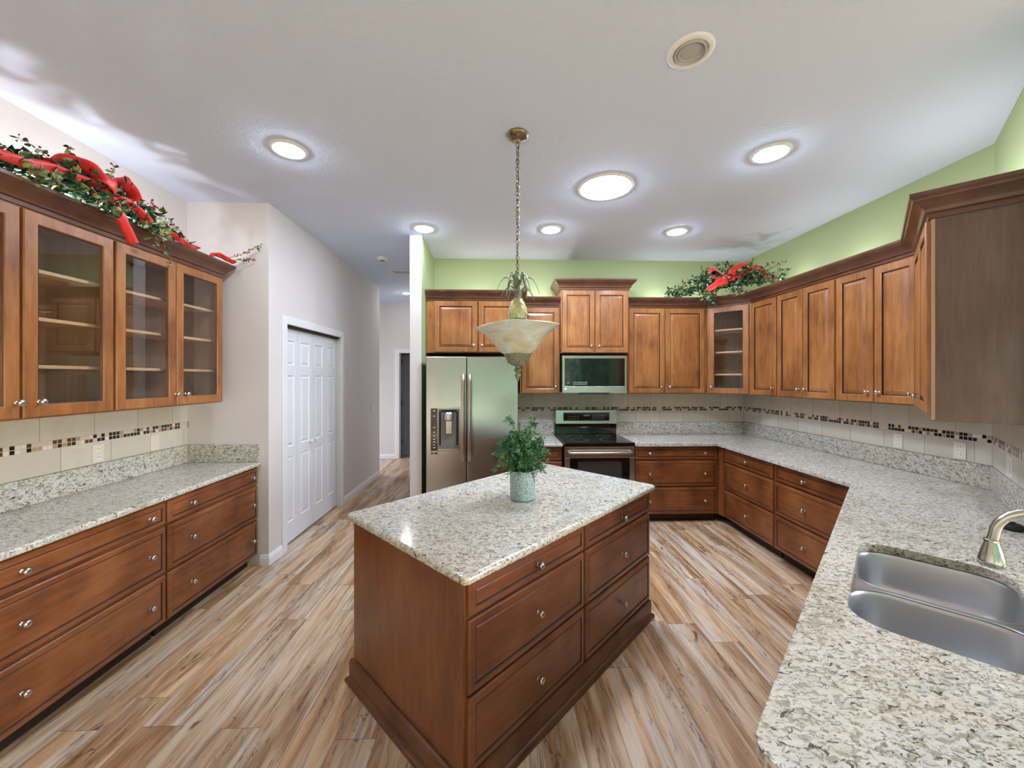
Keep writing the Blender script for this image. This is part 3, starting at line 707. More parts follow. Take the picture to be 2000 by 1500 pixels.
MB().box(.052, .122, -.012, -.0065, dz0+.0, dz1).build('control_panel', 'black_gloss', ds)
mk = MB()
for i, z in enumerate([.905, .935, .965, .995, 1.03, 1.07, 1.12, 1.24, 1.295]):
    mk.box(.076, .098 if i % 2 else .102, -.0128, -.0121, z, z+.009)
mk.build('panel_marks', 'marks', ds)
cav = MB(); cav.box(.130, .352, -.010, -.0065, dz0+.02, dz1-.005); cav.build('recess', 'grey_plastic', ds)
MB().box(.140, .160, -.0115, -.0101, dz0+.06, dz1-.03).box(.322, .342, -.0115, -.0101, dz0+.06, dz1-.03).box(.16, .322, -.0112, -.0101, dz1-.04, dz1-.015).build('recess_painted_shadow', 'black_matte', ds)  # black strips on the flat plate paint the recess's inner shadow
MB().lathe([(0, 0), (.045, 0), (.048, .01), (.048, .075), (.04, .09), (0, .09)], (.245, -.026, 1.20), n=20).box(.215, .275, -.04, -.0115, 1.06, 1.195).build('spout', 'nickel', ds, bevel=.003)
MB().box(.135, .350, -.045, -.0115, dz0+.012, dz0+.028).build('drip_tray', 'nickel', ds, bevel=.003)
MB().box(.052, .076, -.0012, -.0003, dz0-.036, dz0-.02).box(.086, .122, -.0012, -.0003, dz0-.036, dz0-.02).build('label_plate', 'hinge_dark', fr)
MB().lathe([(0, 0), (.011, 0), (.011, -.002), (0, -.002)], (fw-.10, -.0002, 1.815), 'y', 16).build('badge', 'hinge_dark', fr)

# ------------------------------------------------------------------ microwave
mw = empty('microwave', (.748, 4.56, 1.468), 0, label='stainless over-the-range microwave with a black glass door', cat='microwave')
w_, h_ = .782, .455
MB().box(0, w_, .03, .42, 0.01, h_).build('body', 'black_matte', mw)
d_ = MB(); rings(d_, 0, w_, .0, h_-.01, [(0, .03, 0), (0, .004, 0), (.004, 0, 0), (.03, 0, 0)], cap=False)
d_.box(.03, w_-.03, 0.0, .03, .03, .082)
d_.build('door_frame', 'stainless', mw, bevel=.0015)
MB().box(.031, w_-.031, .003, .03, .083, h_-.041).build('door_glass', 'black_gloss', mw)
MB().box(.20, w_-.22, -.012, .03, -.012, .006).build('vent_grille', 'black_matte', mw)
mk = MB()
for i in range(8):
    for j in range(2): mk.box(.13+i*.022, .144+i*.022, .0012, .0028, .105+j*.022, .111+j*.022)
mk.box(.055, .085, .0012, .0028, .12, .124)
mk.build('control_marks', 'marks', mw)
MB().lathe([(0, 0), (.012, 0), (.012, -.002), (0, -.002)], (.04, -.0003, .05), 'y', 16).build('badge', 'white_plastic', mw)

# ------------------------------------------------------------------ range
rg = empty('range', (.722, 4.245, 0), 0, label='stainless electric range with a black glass cooktop', cat='range')
rw = .792
MB().box(.002, rw-.002, .055, .70, .03, .905).build('body', 'black_matte', rg)
MB().box(0, rw, .035, .715, .906, .926).build('cooktop', 'black_gloss', rg, bevel=.005)
cr_ = MB()
for x, y, r_ in [(.22, .22, .10), (.57, .22, .115), (.22, .52, .085), (.57, .52, .085)]:
    cr_.lathe([(r_-.003, .9262), (r_-.003, .9266), (r_, .9266), (r_, .9262)], (x, y, 0), n=40)
cr_.build('burner_rings', 'grey_plastic', rg)
MB().box(0, rw, .0, .034, .885, .927).build('front_rail', 'black_gloss', rg, bevel=.004)
dd = MB(); dd.box(.004, rw-.004, 0, .05, .76, .882).box(.004, .062, 0, .05, .24, .759).box(rw-.062, rw-.004, 0, .05, .24, .759).box(.062, rw-.062, 0, .05, .24, .30)
dd.build('oven_door', 'stainless', rg, bevel=.003)
MB().box(.063, rw-.063, .004, .05, .301, .758).build('oven_glass', 'black_gloss', rg)
MB().box(.15, rw-.15, .002, .0038, .36, .72).build('oven_window', M['hinge_dark'], rg)
MB().tube([(.05, -.002, .825), (.05, -.045, .825), (.08, -.055, .825), (rw/2, -.058, .825), (rw-.08, -.055, .825), (rw-.05, -.045, .825), (rw-.05, -.002, .825)], .014, 12).build('handle', 'stainless_handle', rg, smooth=50)
MB().box(.004, rw-.004, 0, .05, .06, .232).build('storage_drawer', 'stainless', rg, bevel=.003)
bgd = MB().box(.0, rw, .69, .735, .927, 1.06).build('backguard_base', 'black_gloss', rg, bevel=.003)
pn = MB(); pn.add([(0, .66, 1.06), (rw, .66, 1.06), (rw, .735, 1.06), (0, .735, 1.06), (0, .675, 1.235), (rw, .675, 1.235), (rw, .735, 1.245), (0, .735, 1.245)], [(0, 3, 2, 1), (4, 5, 6, 7), (0, 1, 5, 4), (1, 2, 6, 5), (2, 3, 7, 6), (3, 0, 4, 7)])
pn.build('control_panel', 'stainless', rg, bevel=.004)
dp = MB().box(.10, rw-.10, .657, .668, 1.10, 1.205).build('display', 'black_gloss', rg)
mk = MB()
for i in range(4):
    x = .36+i*.02; mk.box(x, x+.012, .6555, .6568, 1.158, 1.174)
for i in range(7):
    for j in range(3): mk.box(.47+i*.024, .479+i*.024, .6560, .6568, 1.118+j*.024, 1.124+j*.024)
for i in range(5):
    for j in range(2): mk.box(.16+i*.03, .17+i*.03, .6560, .6568, 1.12+j*.03, 1.126+j*.03)
mk.build('display_marks', 'marks', rg)

# ------------------------------------------------------------------ sink and faucet
skE = empty('kitchen_sink', (P1.x, P1.y, 0), rz, label='stainless double-bowl undermount sink set in the granite counter', cat='sink')
def bowl(s0, s1, t0, t1, r_, zb, name):
    rings_ = []
    for ins, z in [(-.004, .880), (0.0, .873), (.004, .86), (.012, zb+.05), (.022, zb+.018), (.045, zb)]:
        rings_.append([(a, b, z) for a, b in rrect(s0+ins, s1-ins, t0+ins, t1-ins, max(.02, r_-ins*.5), 6)])
    n_ = len(rings_[0]); vs = [v for rg_ in rings_ for v in rg_]; fs = []
    for i in range(len(rings_)-1):
        for j in range(n_):
            k = (j+1) % n_; fs.append((i*n_+j, i*n_+k, (i+1)*n_+k, (i+1)*n_+j))
    fs.append(tuple((len(rings_)-1)*n_+j for j in range(n_)))
    mb = MB().add(vs, fs)
    o = mb.build(name, 'stainless_sink', skE, smooth=60, fix=False)
    s_ = o.modifiers.new('solid', 'SOLIDIFY'); s_.thickness = .0015; s_.offset = -1
    MB().lathe([(0, zb+.003), (.03, zb+.003), (.042, zb+.006), (.045, zb+.002)], ((s0+s1)/2, (t0+t1)/2, 0), n=24).build('drain', 'nickel', o, smooth=40)
dv = 1.645
bowl(SS0-.006, dv-.012, ST0-.006, ST1+.006, .11, .70, 'bowl'); bowl(dv+.012, SS1+.006, ST0-.006, ST1+.006, .11, .68, 'bowl')
# flange closing the gaps between the two bowls and the granite
fo = rrect(SS0-.03, SS1+.03, ST0-.03, ST1+.03, .12)
fpoly = [(SS0-.03, ST0-.03), (SS1+.03, ST0-.03), (SS1+.03, ST1+.03), (SS0-.03, ST1+.03)]
fl_ = MB()
h1 = rrect(SS0-.006+.002, dv-.014, ST0-.004, ST1+.004, .11); h2 = rrect(dv+.014, SS1+.004, ST0-.004, ST1+.004, .11)
tri = tessellate_polygon([[Vector((x, y, 0)) for x, y in l] for l in (fpoly, h1, h2)])
flat = fpoly+h1+h2
fl_.add([(x, y, .8765) for x, y in flat]+[(x, y, .8745) for x, y in flat], [tuple(t_) for t_ in tri]+[tuple(q+len(flat) for q in t_[::-1]) for t_ in tri])
fl_.build('rim', 'stainless_sink', skE)
def skw(s, t_, z): p = P1+FD*s+TD*t_; return (p.x, p.y, z)
fc = empty('faucet', skw(1.63, .615, .9145), rz, label='brushed nickel gooseneck faucet with a bell-shaped spray head over the sink', cat='faucet')
MB().lathe([(0, 0), (.034, 0), (.034, .006), (.028, .014), (.024, .05), (.026, .10), (.021, .115), (.0, .115)], n=24).build('base', 'brushed_nickel', fc, smooth=40)
pts = []
for i in range(15):
    a = PI*i/14*1.0; pts.append((-.012*(i/14.), -.088+.088*math.cos(a), .235+.088*math.sin(a)*1.0))
pts = [(0, 0, .10), (0, 0, .17)]+pts+[(-.014, -.180, .215)]
MB().tube(pts, [.013]*len(pts), 14).build('spout', 'brushed_nickel', fc, smooth=60)
MB().lathe([(0, 0), (.026, 0), (.031, .006), (.031, .02), (.024, .05), (.0175, .072), (.0165, .078), (.019, .080), (.019, .086), (.0155, .088), (0, .088)], (-.014, -.181, .130), n=24).build('spray_head', 'brushed_nickel', fc, smooth=40)
MB().tube([(.02, 0, .07), (.05, .0, .085), (.085, -.01, .12), (.10, -.015, .16)], [.012, .009, .007, .009], 10).build('lever', 'brushed_nickel', fc, smooth=60)
sd = MB().lathe([(0, 0), (.034, 0), (.038, .004), (.038, .022), (.034, .028), (.012, .029), (.010, .038), (0, .039)], n=28).build('sink_stopper', 'black_matte', None, (2.49, 1.79, .9145), smooth=40)
tag(sd, 'round black sink stopper left on the granite behind the faucet', 'sink stopper')

# ------------------------------------------------------------------ pendant lamp
px, py = .116, 2.43
pl = empty('pendant_lamp', (px, py, CEZ), 0, label='pineapple pendant lamp with an alabaster bowl shade over the island', cat='pendant lamp')
MB().lathe([(0, 0), (.066, 0), (.070, -.006), (.068, -.014), (.058, -.024), (.036, -.032), (.016, -.038), (.010, -.052), (0, -.056)], n=32).build('canopy', 'antique', pl, smooth=35)
ch = MB(); z = -.052; i = 0
while z > -.875:
    big = (i % 3 != 2); hh = .034 if big else .026; wd = .0115 if big else .009
    pts = []
    for k in range(12):
        a = 2*PI*k/12; u_, v_ = wd*math.cos(a), (hh/2)*math.sin(a)
        pts.append((u_*math.cos(i*PI/2*1.0+.5), u_*math.sin(i*PI/2+.5), z-hh/2+v_))
    ch.tube(pts,   .0027, 6, closed=True); z -= hh-.006; i += 1
ch.tube([(.002, .002, -.05), (.003, -.003, -.3), (-.003, .003, -.6), (0, 0, -.9)], .0016, 6)
ch.build('chain', 'antique', pl, smooth=60)
# crown of the pineapple: loop, stalk and drooping leaves
lf = MB(); zt = 2.16-CEZ
lf.lathe([(0, .135), (.006, .135), (.010, .125), (.024, .112), (.027, .106), (.018, .098), (.010, .085), (.014, .06), (.020, .03), (.022, -.01), (.0, -.01)], (0, 0, zt), n=14)
lf.build('stalk', 'verdigris', pl, smooth=40)
lv = MB()
for ring_, (n_, rad, hi, dz) in enumerate([(6, .125, .062, .05), (7, .10, .03, .025), (5, .05, .07, .07)]):
    for k in range(n_):
        a = 2*PI*k/n_+ring_*.35
        pts = []; prev = None
        P_ = []
        for j in range(9):
            u_ = j/8; rr_ = .014+rad*u_; zz = zt+dz+hi*math.sin(u_*PI*.95)*1.3-.045*u_**3
            wv = .0085*math.sin(PI*min(1, u_*.9+.12))*(1-u_*.5)+.0012
            P_.append((rr_, zz, wv))
        vs = []
        for rr_, zz, wv in P_:
            for s_ in (-1, 0, 1):
                vs.append((rr_*math.cos(a)-s_*wv*math.sin(a), rr_*math.sin(a)+s_*wv*math.cos(a), zz+(.003 if s_ == 0 else 0)))
        fs = []
        for j in range(8):
            for s_ in (0, 1): fs.append((j*3+s_, j*3+s_+1, j*3+s_+4, j*3+s_+3))
        lv.add(vs, fs)
o = lv.build('crown_leaves', 'verdigris', pl, smooth=60); sm = o.modifiers.new('solid', 'SOLIDIFY'); sm.thickness = .0018
# pineapple body with diamond bumps
nb, mbz = 36, 26; vs = []; fs = []
for i in range(mbz+1):
    u_ = i/mbz; zz = (2.15-CEZ)-u_*.128
    r0 = .022+.037*math.sin(min(1, u_*1.25)*PI/2)**.8 - .010*max(0, u_-.75)*4*.6
    for j in range(nb):
        a = 2*PI*j/nb; s_ = abs(math.sin(5*a+u_*11))*abs(math.sin(5*a-u_*11))
        vs.append(((r0+.006*s_)*math.cos(a), (r0+.006*s_)*math.sin(a), zz))
for i in range(mbz):
    for j in range(nb):
        k = (j+1) % nb; fs.append((i*nb+j, (i+1)*nb+j, (i+1)*nb+k, i*nb+k))
fs.append(tuple(range(nb))); fs.append(tuple(mbz*nb+j for j in range(nb))[::-1])
MB().add(vs, fs).build('pineapple_body', 'pineapple', pl, smooth=70)
MB().lathe([(0, .0), (.054, .0), (.056, -.006), (.050, -.016), (.02, -.02), (.012, -.05), (.012, -.20), (0, -.20)], (0, 0, 2.022-CEZ), n=28).build('collar', 'verdigris', pl, smooth=40)
prof = [(.075, 1.800), (.085, 1.802), (.094, 1.806), (.112, 1.822), (.128, 1.842), (.146, 1.868), (.166, 1.895), (.192, 1.922), (.222, 1.943), (.248, 1.957), (.262, 1.967), (.266, 1.973), (.262, 1.977), (.250, 1.967), (.222, 1.951), (.190, 1.930), (.162, 1.902), (.140, 1.872), (.122, 1.848), (.106, 1.828), (.09, 1.814), (.06, 1.81), (0, 1.81), (0, 1.80), (.075, 1.80)]
vs = []; n_ = 64; m_ = len(prof)
mb = MB(); mb.lathe([(a, b-CEZ) for a, b in prof], n=n_)
mb.v = [(x*(1+.012*math.sin(6*math.atan2(y, x)))*1, y*(1+.012*math.sin(6*math.atan2(y, x))), z+.006*math.sin(3*math.atan2(y, x)+.6)*(math.hypot(x, y)/.26)**2-.022*x/.26*-.5*(math.hypot(x, y)/.26)) for x, y, z in mb.v]
mb.build('lamp_shade', 'alabaster', pl, smooth=60)
MB().lathe([(0, 1.806), (.084, 1.806), (.087, 1.80), (.085, 1.792), (.078, 1.784), (.074, 1.770), (.064, 1.750), (.044, 1.735), (.026, 1.728), (.016, 1.722), (.014, 1.712), (.024, 1.706), (.026, 1.698), (.014, 1.690), (.012, 1.682), (.020, 1.674), (.021, 1.664), (.012, 1.652), (.009, 1.644), (.010, 1.638), (.004, 1.630), (0, 1.628)], (0, 0, -CEZ), n=28).build('finial', 'verdigris', pl, smooth=35)

# ------------------------------------------------------------------ ceiling fixtures
def downlight(x, y, r_, label, group, lit=True, name='recessed_light', cat='ceiling light', dome=.022, lens='lamp_lens', ring=.03):
    o = empty(name, (x, y, CEZ), 0, label=label, cat=cat, group=group)
    MB().lathe([(r_-ring, -.004), (r_-ring+.004, -.010), (r_-.012, -.010), (r_-.003, -.006), (r_, -.0005), (r_-ring, -.0005)], n=40).build('trim_ring', 'trim_white', o, smooth=40)
    rl = r_-ring-.001
    if lit: MB().lathe([(rl, -.003), (rl*.9, -.004-dome*.5), (rl*.6, -.004-dome*.9), (0, -.004-dome)], n=32).build('lens', lens, o, smooth=60)
    else:
        MB().lathe([(rl, -.003), (rl*.96, -.012), (rl*.88, -.014), (rl*.82, -.004), (rl*.76, -.002), (rl*.74, -.008), (rl*.66, -.006), (rl*.64, -.002), (rl*.5, -.004), (0, -.006)], n=40).build('cover', 'ceiling_disc', o, smooth=30)
    return o
plain('ceiling_disc', rgb(176, 176, 176), .4)
downlight(.900, 1.785, .105, 'unlit round ceiling speaker, nearest the camera', None, lit=False, name='ceiling_speaker', cat='ceiling speaker')
downlight(-1.418, 2.643, .118, 'lit recessed light over the drawer cabinets on the left', None)
downlight(1.856, 2.576, .125, 'lit recessed light above the right run, larger and nearer', None)
downlight(-.776, 3.993, .118, 'lit recessed light just before the white end of the partition wall', None)
downlight(.535, 3.977, .118, 'lit recessed light between pendant chain and the range wall', None)
downlight(1.866, 3.989, .118, 'lit recessed light in front of the back wall, right of the solar tube', None)
downlight(.858, 3.085, .222, 'large bright round solar tube skylight in the ceiling', None, name='solar_tube', cat='skylight', lens='skylight_lens', dome=.03, ring=.026)
downlight(-1.69, 7.05, .085, 'tiny lit recessed light at the far end of the hall', None, lens='hall_lens')
sm_ = empty('smoke_detector', (-1.495, 4.98, CEZ), 0, label='white round smoke detector on the hall ceiling', cat='smoke detector')
MB().lathe([(0, -.0005), (.065, -.0005), (.065, -.02), (.058, -.034), (.035, -.040), (0, -.040)], n=32).build('housing', 'white_plastic', sm_, smooth=35)
mv = MB()
for i in range(4): mv.box(-.03, .03, -.022+i*.013, -.016+i*.013, -.0415, -.0402)
mv.build('slots', 'hinge_dark', sm_)
vt = empty('air_vent', (-1.415, 5.64, CEZ), 0, label='small rectangular air vent in the hall ceiling', cat='air vent')
MB().box(-.15, .15, -.08, .08, -.008, -.0005).build('frame', 'white_plastic', vt, bevel=.002)
mv = MB()
for i in range(6): mv.box(-.125, .125, -.06+i*.022, -.052+i*.022, -.0095, -.0082)
mv.build('louvers', 'grey_plastic', vt)
def plate(name, loc, rz_, label, w=.075, h=.12, kind='outlet', cat='outlet', mat='white_plastic'):
    o = empty(name, loc, rz_, label=label, cat=cat)
    MB().box(-w/2, w/2, -.006, -.0003, -h/2, h/2).build('cover_plate', mat, o, bevel=.002)
    m_ = MB()
    if kind == 'outlet':
        for dz_ in (-.028, .028):
            m_.box(-.017, .017, -.0075, -.0061, dz_-.014, dz_+.014)
        m_.build('sockets', 'white_plastic', o); s_ = MB()
        for dz_ in (-.028, .028): s_.box(-.009, -.006, -.008, -.0076, dz_-.004, dz_+.008).box(.006, .009, -.008, -.0076, dz_-.004, dz_+.008)
        s_.build('slots', 'hinge_dark', o)
    elif kind == 'rocker':
        m_.box(-.017, .017, -.009, -.0061, -.034, .034).build('rocker', 'white_plastic', o, bevel=.002)
    return o
plate('outlet', (RBX-.0102, 3.02, 1.14), -PI/2, 'cream outlet in the right tile splash, below the last wall cabinet pair', mat='ivory_plate')
plate('outlet', (RBX-.0102, 2.60, 1.14), -PI/2, 'white outlet in the tile splash just left of the diagonal corner', mat='ivory_plate')
plate('outlet', (LBX+.0102, 2.70, 1.14), PI/2, 'pale outlet in the left tile splash, nearer the camera', mat='ivory_plate')
plate('blank_plate', (LBX+.0102, 3.13, 1.14), PI/2, 'plain pale cover plate in the left tile splash, nearer the closet', kind='none', cat='wall plate', mat='ivory_plate')
plate('light_switch', (CXX, 6.25, 1.16), PI/2, 'double light switch on the wall past the closet door', w=.12, kind='rocker', cat='light switch', mat='trim_white')
dp_ = 2.94
plate('light_switch', (dp_-.007, dp_-.847+.020, 1.14), -3*PI/4, 'white switch plate on the diagonal tile splash beside the faucet', kind='rocker', cat='light switch', w=.12)

# ------------------------------------------------------------------ plant on the island
pt = empty('potted_plant', (.142, 2.352, .9145), 0, label='bushy green plant in a grey-blue textured pot on the island', cat='potted plant')
MB().lathe([(0, .002), (.072, .002), (.076, .006), (.0785, .174), (.077, .177), (.073, .175), (.071, .150), (0, .150)], n=40).build('pot', 'pot', pt, smooth=40)
MB().lathe([(0, .1515), (.0705, .1515)], n=24).build('soil', 'soil', pt)
fb = MB(); stm = MB(); rng = random.Random(3)
for k in range(175):
    a = rng.uniform(0, 2*PI); R_ = rng.uniform(.05, .175); H_ = rng.uniform(.07, .26)*(1.2-R_*2.2)
    if k < 9: H_ = .25+.013*k; R_ = .03+.008*k
    drp = rng.uniform(.02, .11) if R_ > .09 else .02
    pts = []
    for j in range(12):
        u_ = j/11; rr_ = .015+R_*u_**.9; zz = .155+H_*math.sin(min(1, u_*1.35)*PI/2)-drp*max(0, u_-.45)**1.4*2.0
        pts.append(Vector((rr_*math.cos(a+u_*.25), rr_*math.sin(a+u_*.25), zz+rng.uniform(-.003, .003))))
    stm.tube(pts, .0011, 4, cap=False)
    for j in range(3, 12):
        p = pts[j]
        for q in range(6):
            d = Vector((rng.gauss(0, 1), rng.gauss(0, 1), rng.gauss(-.1, .8))).normalized(); L_ = rng.uniform(.014, .028)
            s_ = d.orthogonal().normalized(); s_.rotate(Matrix.Rotation(rng.uniform(0, 6), 3, d)); ww = L_*.17
            fb.add([p, p+d*L_*.5+s_*ww, p+d*L_, p+d*L_*.5-s_*ww], [(0, 1, 2, 3)])
stm.build('stems', 'twig', pt, fix=False)
fb.build('foliage', 'fern', pt, fix=False)

# ------------------------------------------------------------------ garlands
def leaf_into(mb, p, d, L, w, rng, fold=.25):
    d = d.normalized(); s_ = d.orthogonal().normalized(); s_.rotate(Matrix.Rotation(rng.uniform(0, 6.28), 3, d)); n_ = d.cross(s_)
    vs = [p, p+d*L*.3+s_*w, p+d*L*.7+s_*w*.8, p+d*L+n_*L*.12, p+d*L*.7-s_*w*.8, p+d*L*.3-s_*w, p+d*L*.5+n_*w*fold*2]
    mb.add(vs, [(0, 1, 6), (1, 2, 6), (2, 3, 6), (3, 4, 6), (4, 5, 6), (5, 0, 6)])
def strip(mb, pts, w, side=None, n=28, twist=0.0):
    pts = [Vector(p) for p in pts]; out = []
    def cat(p0, p1, p2, p3, t_): return .5*((2*p1)+(-p0+p2)*t_+(2*p0-5*p1+4*p2-p3)*t_*t_+(-p0+3*p1-3*p2+p3)*t_**3)
    N = len(pts)-1
    for k in range(n+1):
        u_ = k/n*N; i = min(int(u_), N-1); f_ = u_-i
        out.append(cat(pts[max(i-1, 0)], pts[i], pts[i+1], pts[min(i+2, N)], f_))
    side = Vector(side).normalized(); vs = []
    for k, p in enumerate(out):
        d = (out[min(k+1, n)]-out[max(k-1, 0)]).normalized(); s_ = (side-d*side.dot(d)).normalized()
        if twist: s_.rotate(Matrix.Rotation(twist*k/n, 3, d))
        nn_ = d.cross(s_)
        for q in (-1, -.33, .33, 1): vs.append(p+s_*w*q+nn_*.004*math.sin(k*.9+q*2))
    fs = []
    for k in range(n):
        for q in range(3): fs.append((k*4+q, k*4+q+1, k*4+q+5, k*4+q+4))
    mb.add(vs, fs)
def garland(name, label, pts, bow, tails, seed, sprays, spread=.085, n_dark=650, up=.10, clusters=()):
    rng = random.Random(seed); r = empty(name, pts[0], 0, label=label, cat='garland')
    o = Vector(pts[0]); P_ = [Vector(p)-o for p in pts]
    def at(u_):
        u_ = u_*(len(P_)-1); i = min(int(u_), len(P_)-2); return P_[i].lerp(P_[i+1], u_-i)
    dk, pa, du, tw, be = MB(), MB(), MB(), MB(), MB()
    for k in range(n_dark):
        u_ = min(1, max(0, rng.gauss(.5, .24))); env = max(.2, 1-abs(u_-.5)*1.5)
        p = at(u_)+Vector((rng.gauss(0, spread*.4), rng.gauss(0, spread*.4), min(up*.85*env, abs(rng.gauss(0, up*.45*env)))))
        d = Vector((rng.gauss(0, 1), rng.gauss(0, 1), rng.gauss(.35, .6)))
        leaf_into(dk, p, d, rng.uniform(.03, .07), rng.uniform(.006, .016), rng)
        if k % 5 == 0: leaf_into(pa, p+Vector((0, 0, .02)), d, rng.uniform(.035, .065), rng.uniform(.014, .024), rng)
        if k % 9 == 0: leaf_into(du, p+Vector((0, 0, .0)), d, rng.uniform(.03, .05), rng.uniform(.012, .018), rng)
    for s0, s1, bend in sprays:
        a, b = Vector(s0)-o, Vector(s1)-o; cv = (a+b)/2+Vector(bend)
        q_ = [a.lerp(cv, t_).lerp(cv.lerp(b, t_), t_) for t_ in [i/10 for i in range(11)]]
        tw, sp_, sd_, sb_ = MB(), MB(), MB(), MB(); tw.tube(q_, [.0028-.0018*i/10 for i in range(11)], 5)
        for i in range(3, 11):
            for _ in range(3):
                d = Vector((rng.gauss(0, 1), rng.gauss(0, 1), rng.gauss(.1, .8)))
                if rng.random() < .6: leaf_into(sp_ if rng.random() < .55 else sd_, q_[i], d, rng.uniform(.018, .036), rng.uniform(.006, .011), rng)
                else:
                    c_ = q_[i]+d.normalized()*.016; rb_ = rng.uniform(.004, .007); tw.tube([q_[i], c_], .0008, 3)
                    sb_.lathe([(0, -rb_), (rb_*.75, -rb_*.65), (rb_, 0), (rb_*.75, rb_*.65), (0, rb_)], c_, n=6)
        for q9, m9 in ((sp_, 1), (sd_, 2), (sb_, 3)): tw.add(q9.v, q9.f, m9)
        tw.build('leafy_spray', ['twig', 'leaf_pale', 'leaf_dark', 'berry'], r, fix=False)
    for cc, sd3, n_ in clusters:
        for k in range(n_):
            p = Vector(cc)-o+Vector([rng.gauss(0, q) for q in sd3]); d = Vector((rng.gauss(0, 1), rng.gauss(0, 1), rng.gauss(-.2, .8)))
            leaf_into((dk, pa, du)[k % 3], p, d, rng.uniform(.03, .055), rng.uniform(.010, .018), rng)
    for k in range(40):
        p = at(rng.uniform(.15, .85))+Vector((rng.gauss(0, .05), rng.gauss(0, .05), rng.uniform(.01, .07))); rb_ = rng.uniform(.007, .011)
        be.lathe([(0, -rb_), (rb_*.75, -rb_*.65), (rb_, 0), (rb_*.75, rb_*.65), (0, rb_)], p, n=8)
    dk.build('foliage', 'leaf_dark', r, fix=False); pa.build('pale_leaves', 'leaf_pale', r, fix=False)
    du.build('dusty_leaves', 'leaf_dusty', r, fix=False)
    be.build('berries', 'berry', r, fix=False, smooth=60)
    rb = MB()
    for pth, side, w in bow: strip(rb, [Vector(p)-o for p in pth], w, side)
    b_ = rb.build('bow', 'ribbon', r, fix=False, smooth=80); b_.modifiers.new('solid', 'SOLIDIFY').thickness = .0015
    rt = MB()
    for pth, side, w in tails: strip(rt, [Vector(p)-o for p in pth], w, side, twist=.5)
    b_ = rt.build('ribbon_tail', 'ribbon', r, fix=False, smooth=80); b_.modifiers.new('solid', 'SOLIDIFY').thickness = .0015
garland('garland', 'long ribbon garland lying on the left glass-door cabinets',
        [(-2.36, 1.72, 2.63), (-2.36, 2.0, 2.645), (-2.34, 2.3, 2.66), (-2.34, 2.6, 2.645), (-2.33, 2.82, 2.625)],
        [([(-2.30, 2.30, 2.75), (-2.27, 2.22, 2.81), (-2.28, 2.12, 2.81), (-2.31, 2.05, 2.77), (-2.33, 2.12, 2.73), (-2.30, 2.29, 2.74)], (1, .15, .5), .042),
         ([(-2.30, 2.30, 2.75), (-2.27, 2.36, 2.82), (-2.27, 2.44, 2.81), (-2.29, 2.49, 2.76), (-2.31, 2.42, 2.72), (-2.30, 2.31, 2.74)], (1, -.15, .6), .040),
         ([(-2.31, 2.27, 2.76), (-2.26, 2.27, 2.79), (-2.24, 2.31, 2.77), (-2.26, 2.34, 2.74), (-2.31, 2.33, 2.75)], (0, .5, 1), .03),
         ([(-2.32, 2.33, 2.76), (-2.30, 2.40, 2.86), (-2.32, 2.47, 2.86), (-2.34, 2.46, 2.78), (-2.32, 2.34, 2.75)], (1, 0, .3), .032)],
        [([(-2.28, 2.30, 2.74), (-2.245, 2.32, 2.68), (-2.235, 2.35, 2.60), (-2.24, 2.40, 2.53), (-2.245, 2.44, 2.475)], (.2, 1, .1), .026),
         ([(-2.30, 2.26, 2.75), (-2.28, 2.15, 2.73), (-2.27, 2.02, 2.715), (-2.27, 1.90, 2.68), (-2.28, 1.75, 2.67), (-2.30, 1.62, 2.67)], (.5, 0, 1), .024),
         ([(-2.30, 2.34, 2.73), (-2.27, 2.44, 2.72), (-2.25, 2.52, 2.675), (-2.255, 2.56, 2.65)], (.4, 0, 1), .024),
         ([(-2.30, 2.55, 2.66), (-2.29, 2.66, 2.65), (-2.26, 2.76, 2.64), (-2.27, 2.88, 2.62), (-2.28, 3.0, 2.63)], (.5, 0, 1), .020),
         ([(-2.32, 3.16, 2.63), (-2.30, 3.23, 2.66), (-2.27, 3.30, 2.64), (-2.25, 3.36, 2.63)], (.6, 0, 1), .020)],
        11,
        [((-2.34, 2.2, 2.68), (-2.30, 1.92, 2.80), (0, 0, .08)), ((-2.34, 2.2, 2.70), (-2.28, 2.12, 2.88), (0, 0, .03)), ((-2.36, 2.1, 2.66), (-2.33, 1.80, 2.76), (0, 0, .05)),
         ((-2.34, 2.35, 2.72), (-2.30, 2.38, 2.92), (0, 0, 0)), ((-2.33, 2.45, 2.70), (-2.28, 2.80, 2.70), (.02, 0, .12)), ((-2.33, 2.45, 2.68), (-2.28, 2.72, 2.78), (.02, 0, .08)),
         ((-2.32, 2.5, 2.66), (-2.26, 2.88, 2.64), (.02, 0, .09)), ((-2.30, 2.55, 2.64), (-2.225, 2.68, 2.40), (.05, .02, .10)), ((-2.30, 2.5, 2.64), (-2.225, 2.58, 2.50), (.05, 0, .08)),
         ((-2.32, 1.9, 2.66), (-2.25, 1.95, 2.60), (.05, 0, .08)), ((-2.30, 3.28, 2.64), (-2.07, 3.40, 2.80), (.03, 0, -.03)), ((-2.28, 3.32, 2.64), (-2.12, 3.42, 2.68), (.03, 0, .0)),
         ((-2.36, 2.6, 2.65), (-2.33, 2.66, 2.83), (0, .02, 0))], .11, 1000, .20, clusters=[((-2.25, 2.02, 2.655), (.012, .06, .018), 45), ((-2.235, 2.30, 2.65), (.010, .05, .022), 50), ((-2.235, 2.58, 2.625), (.012, .045, .028), 50)])
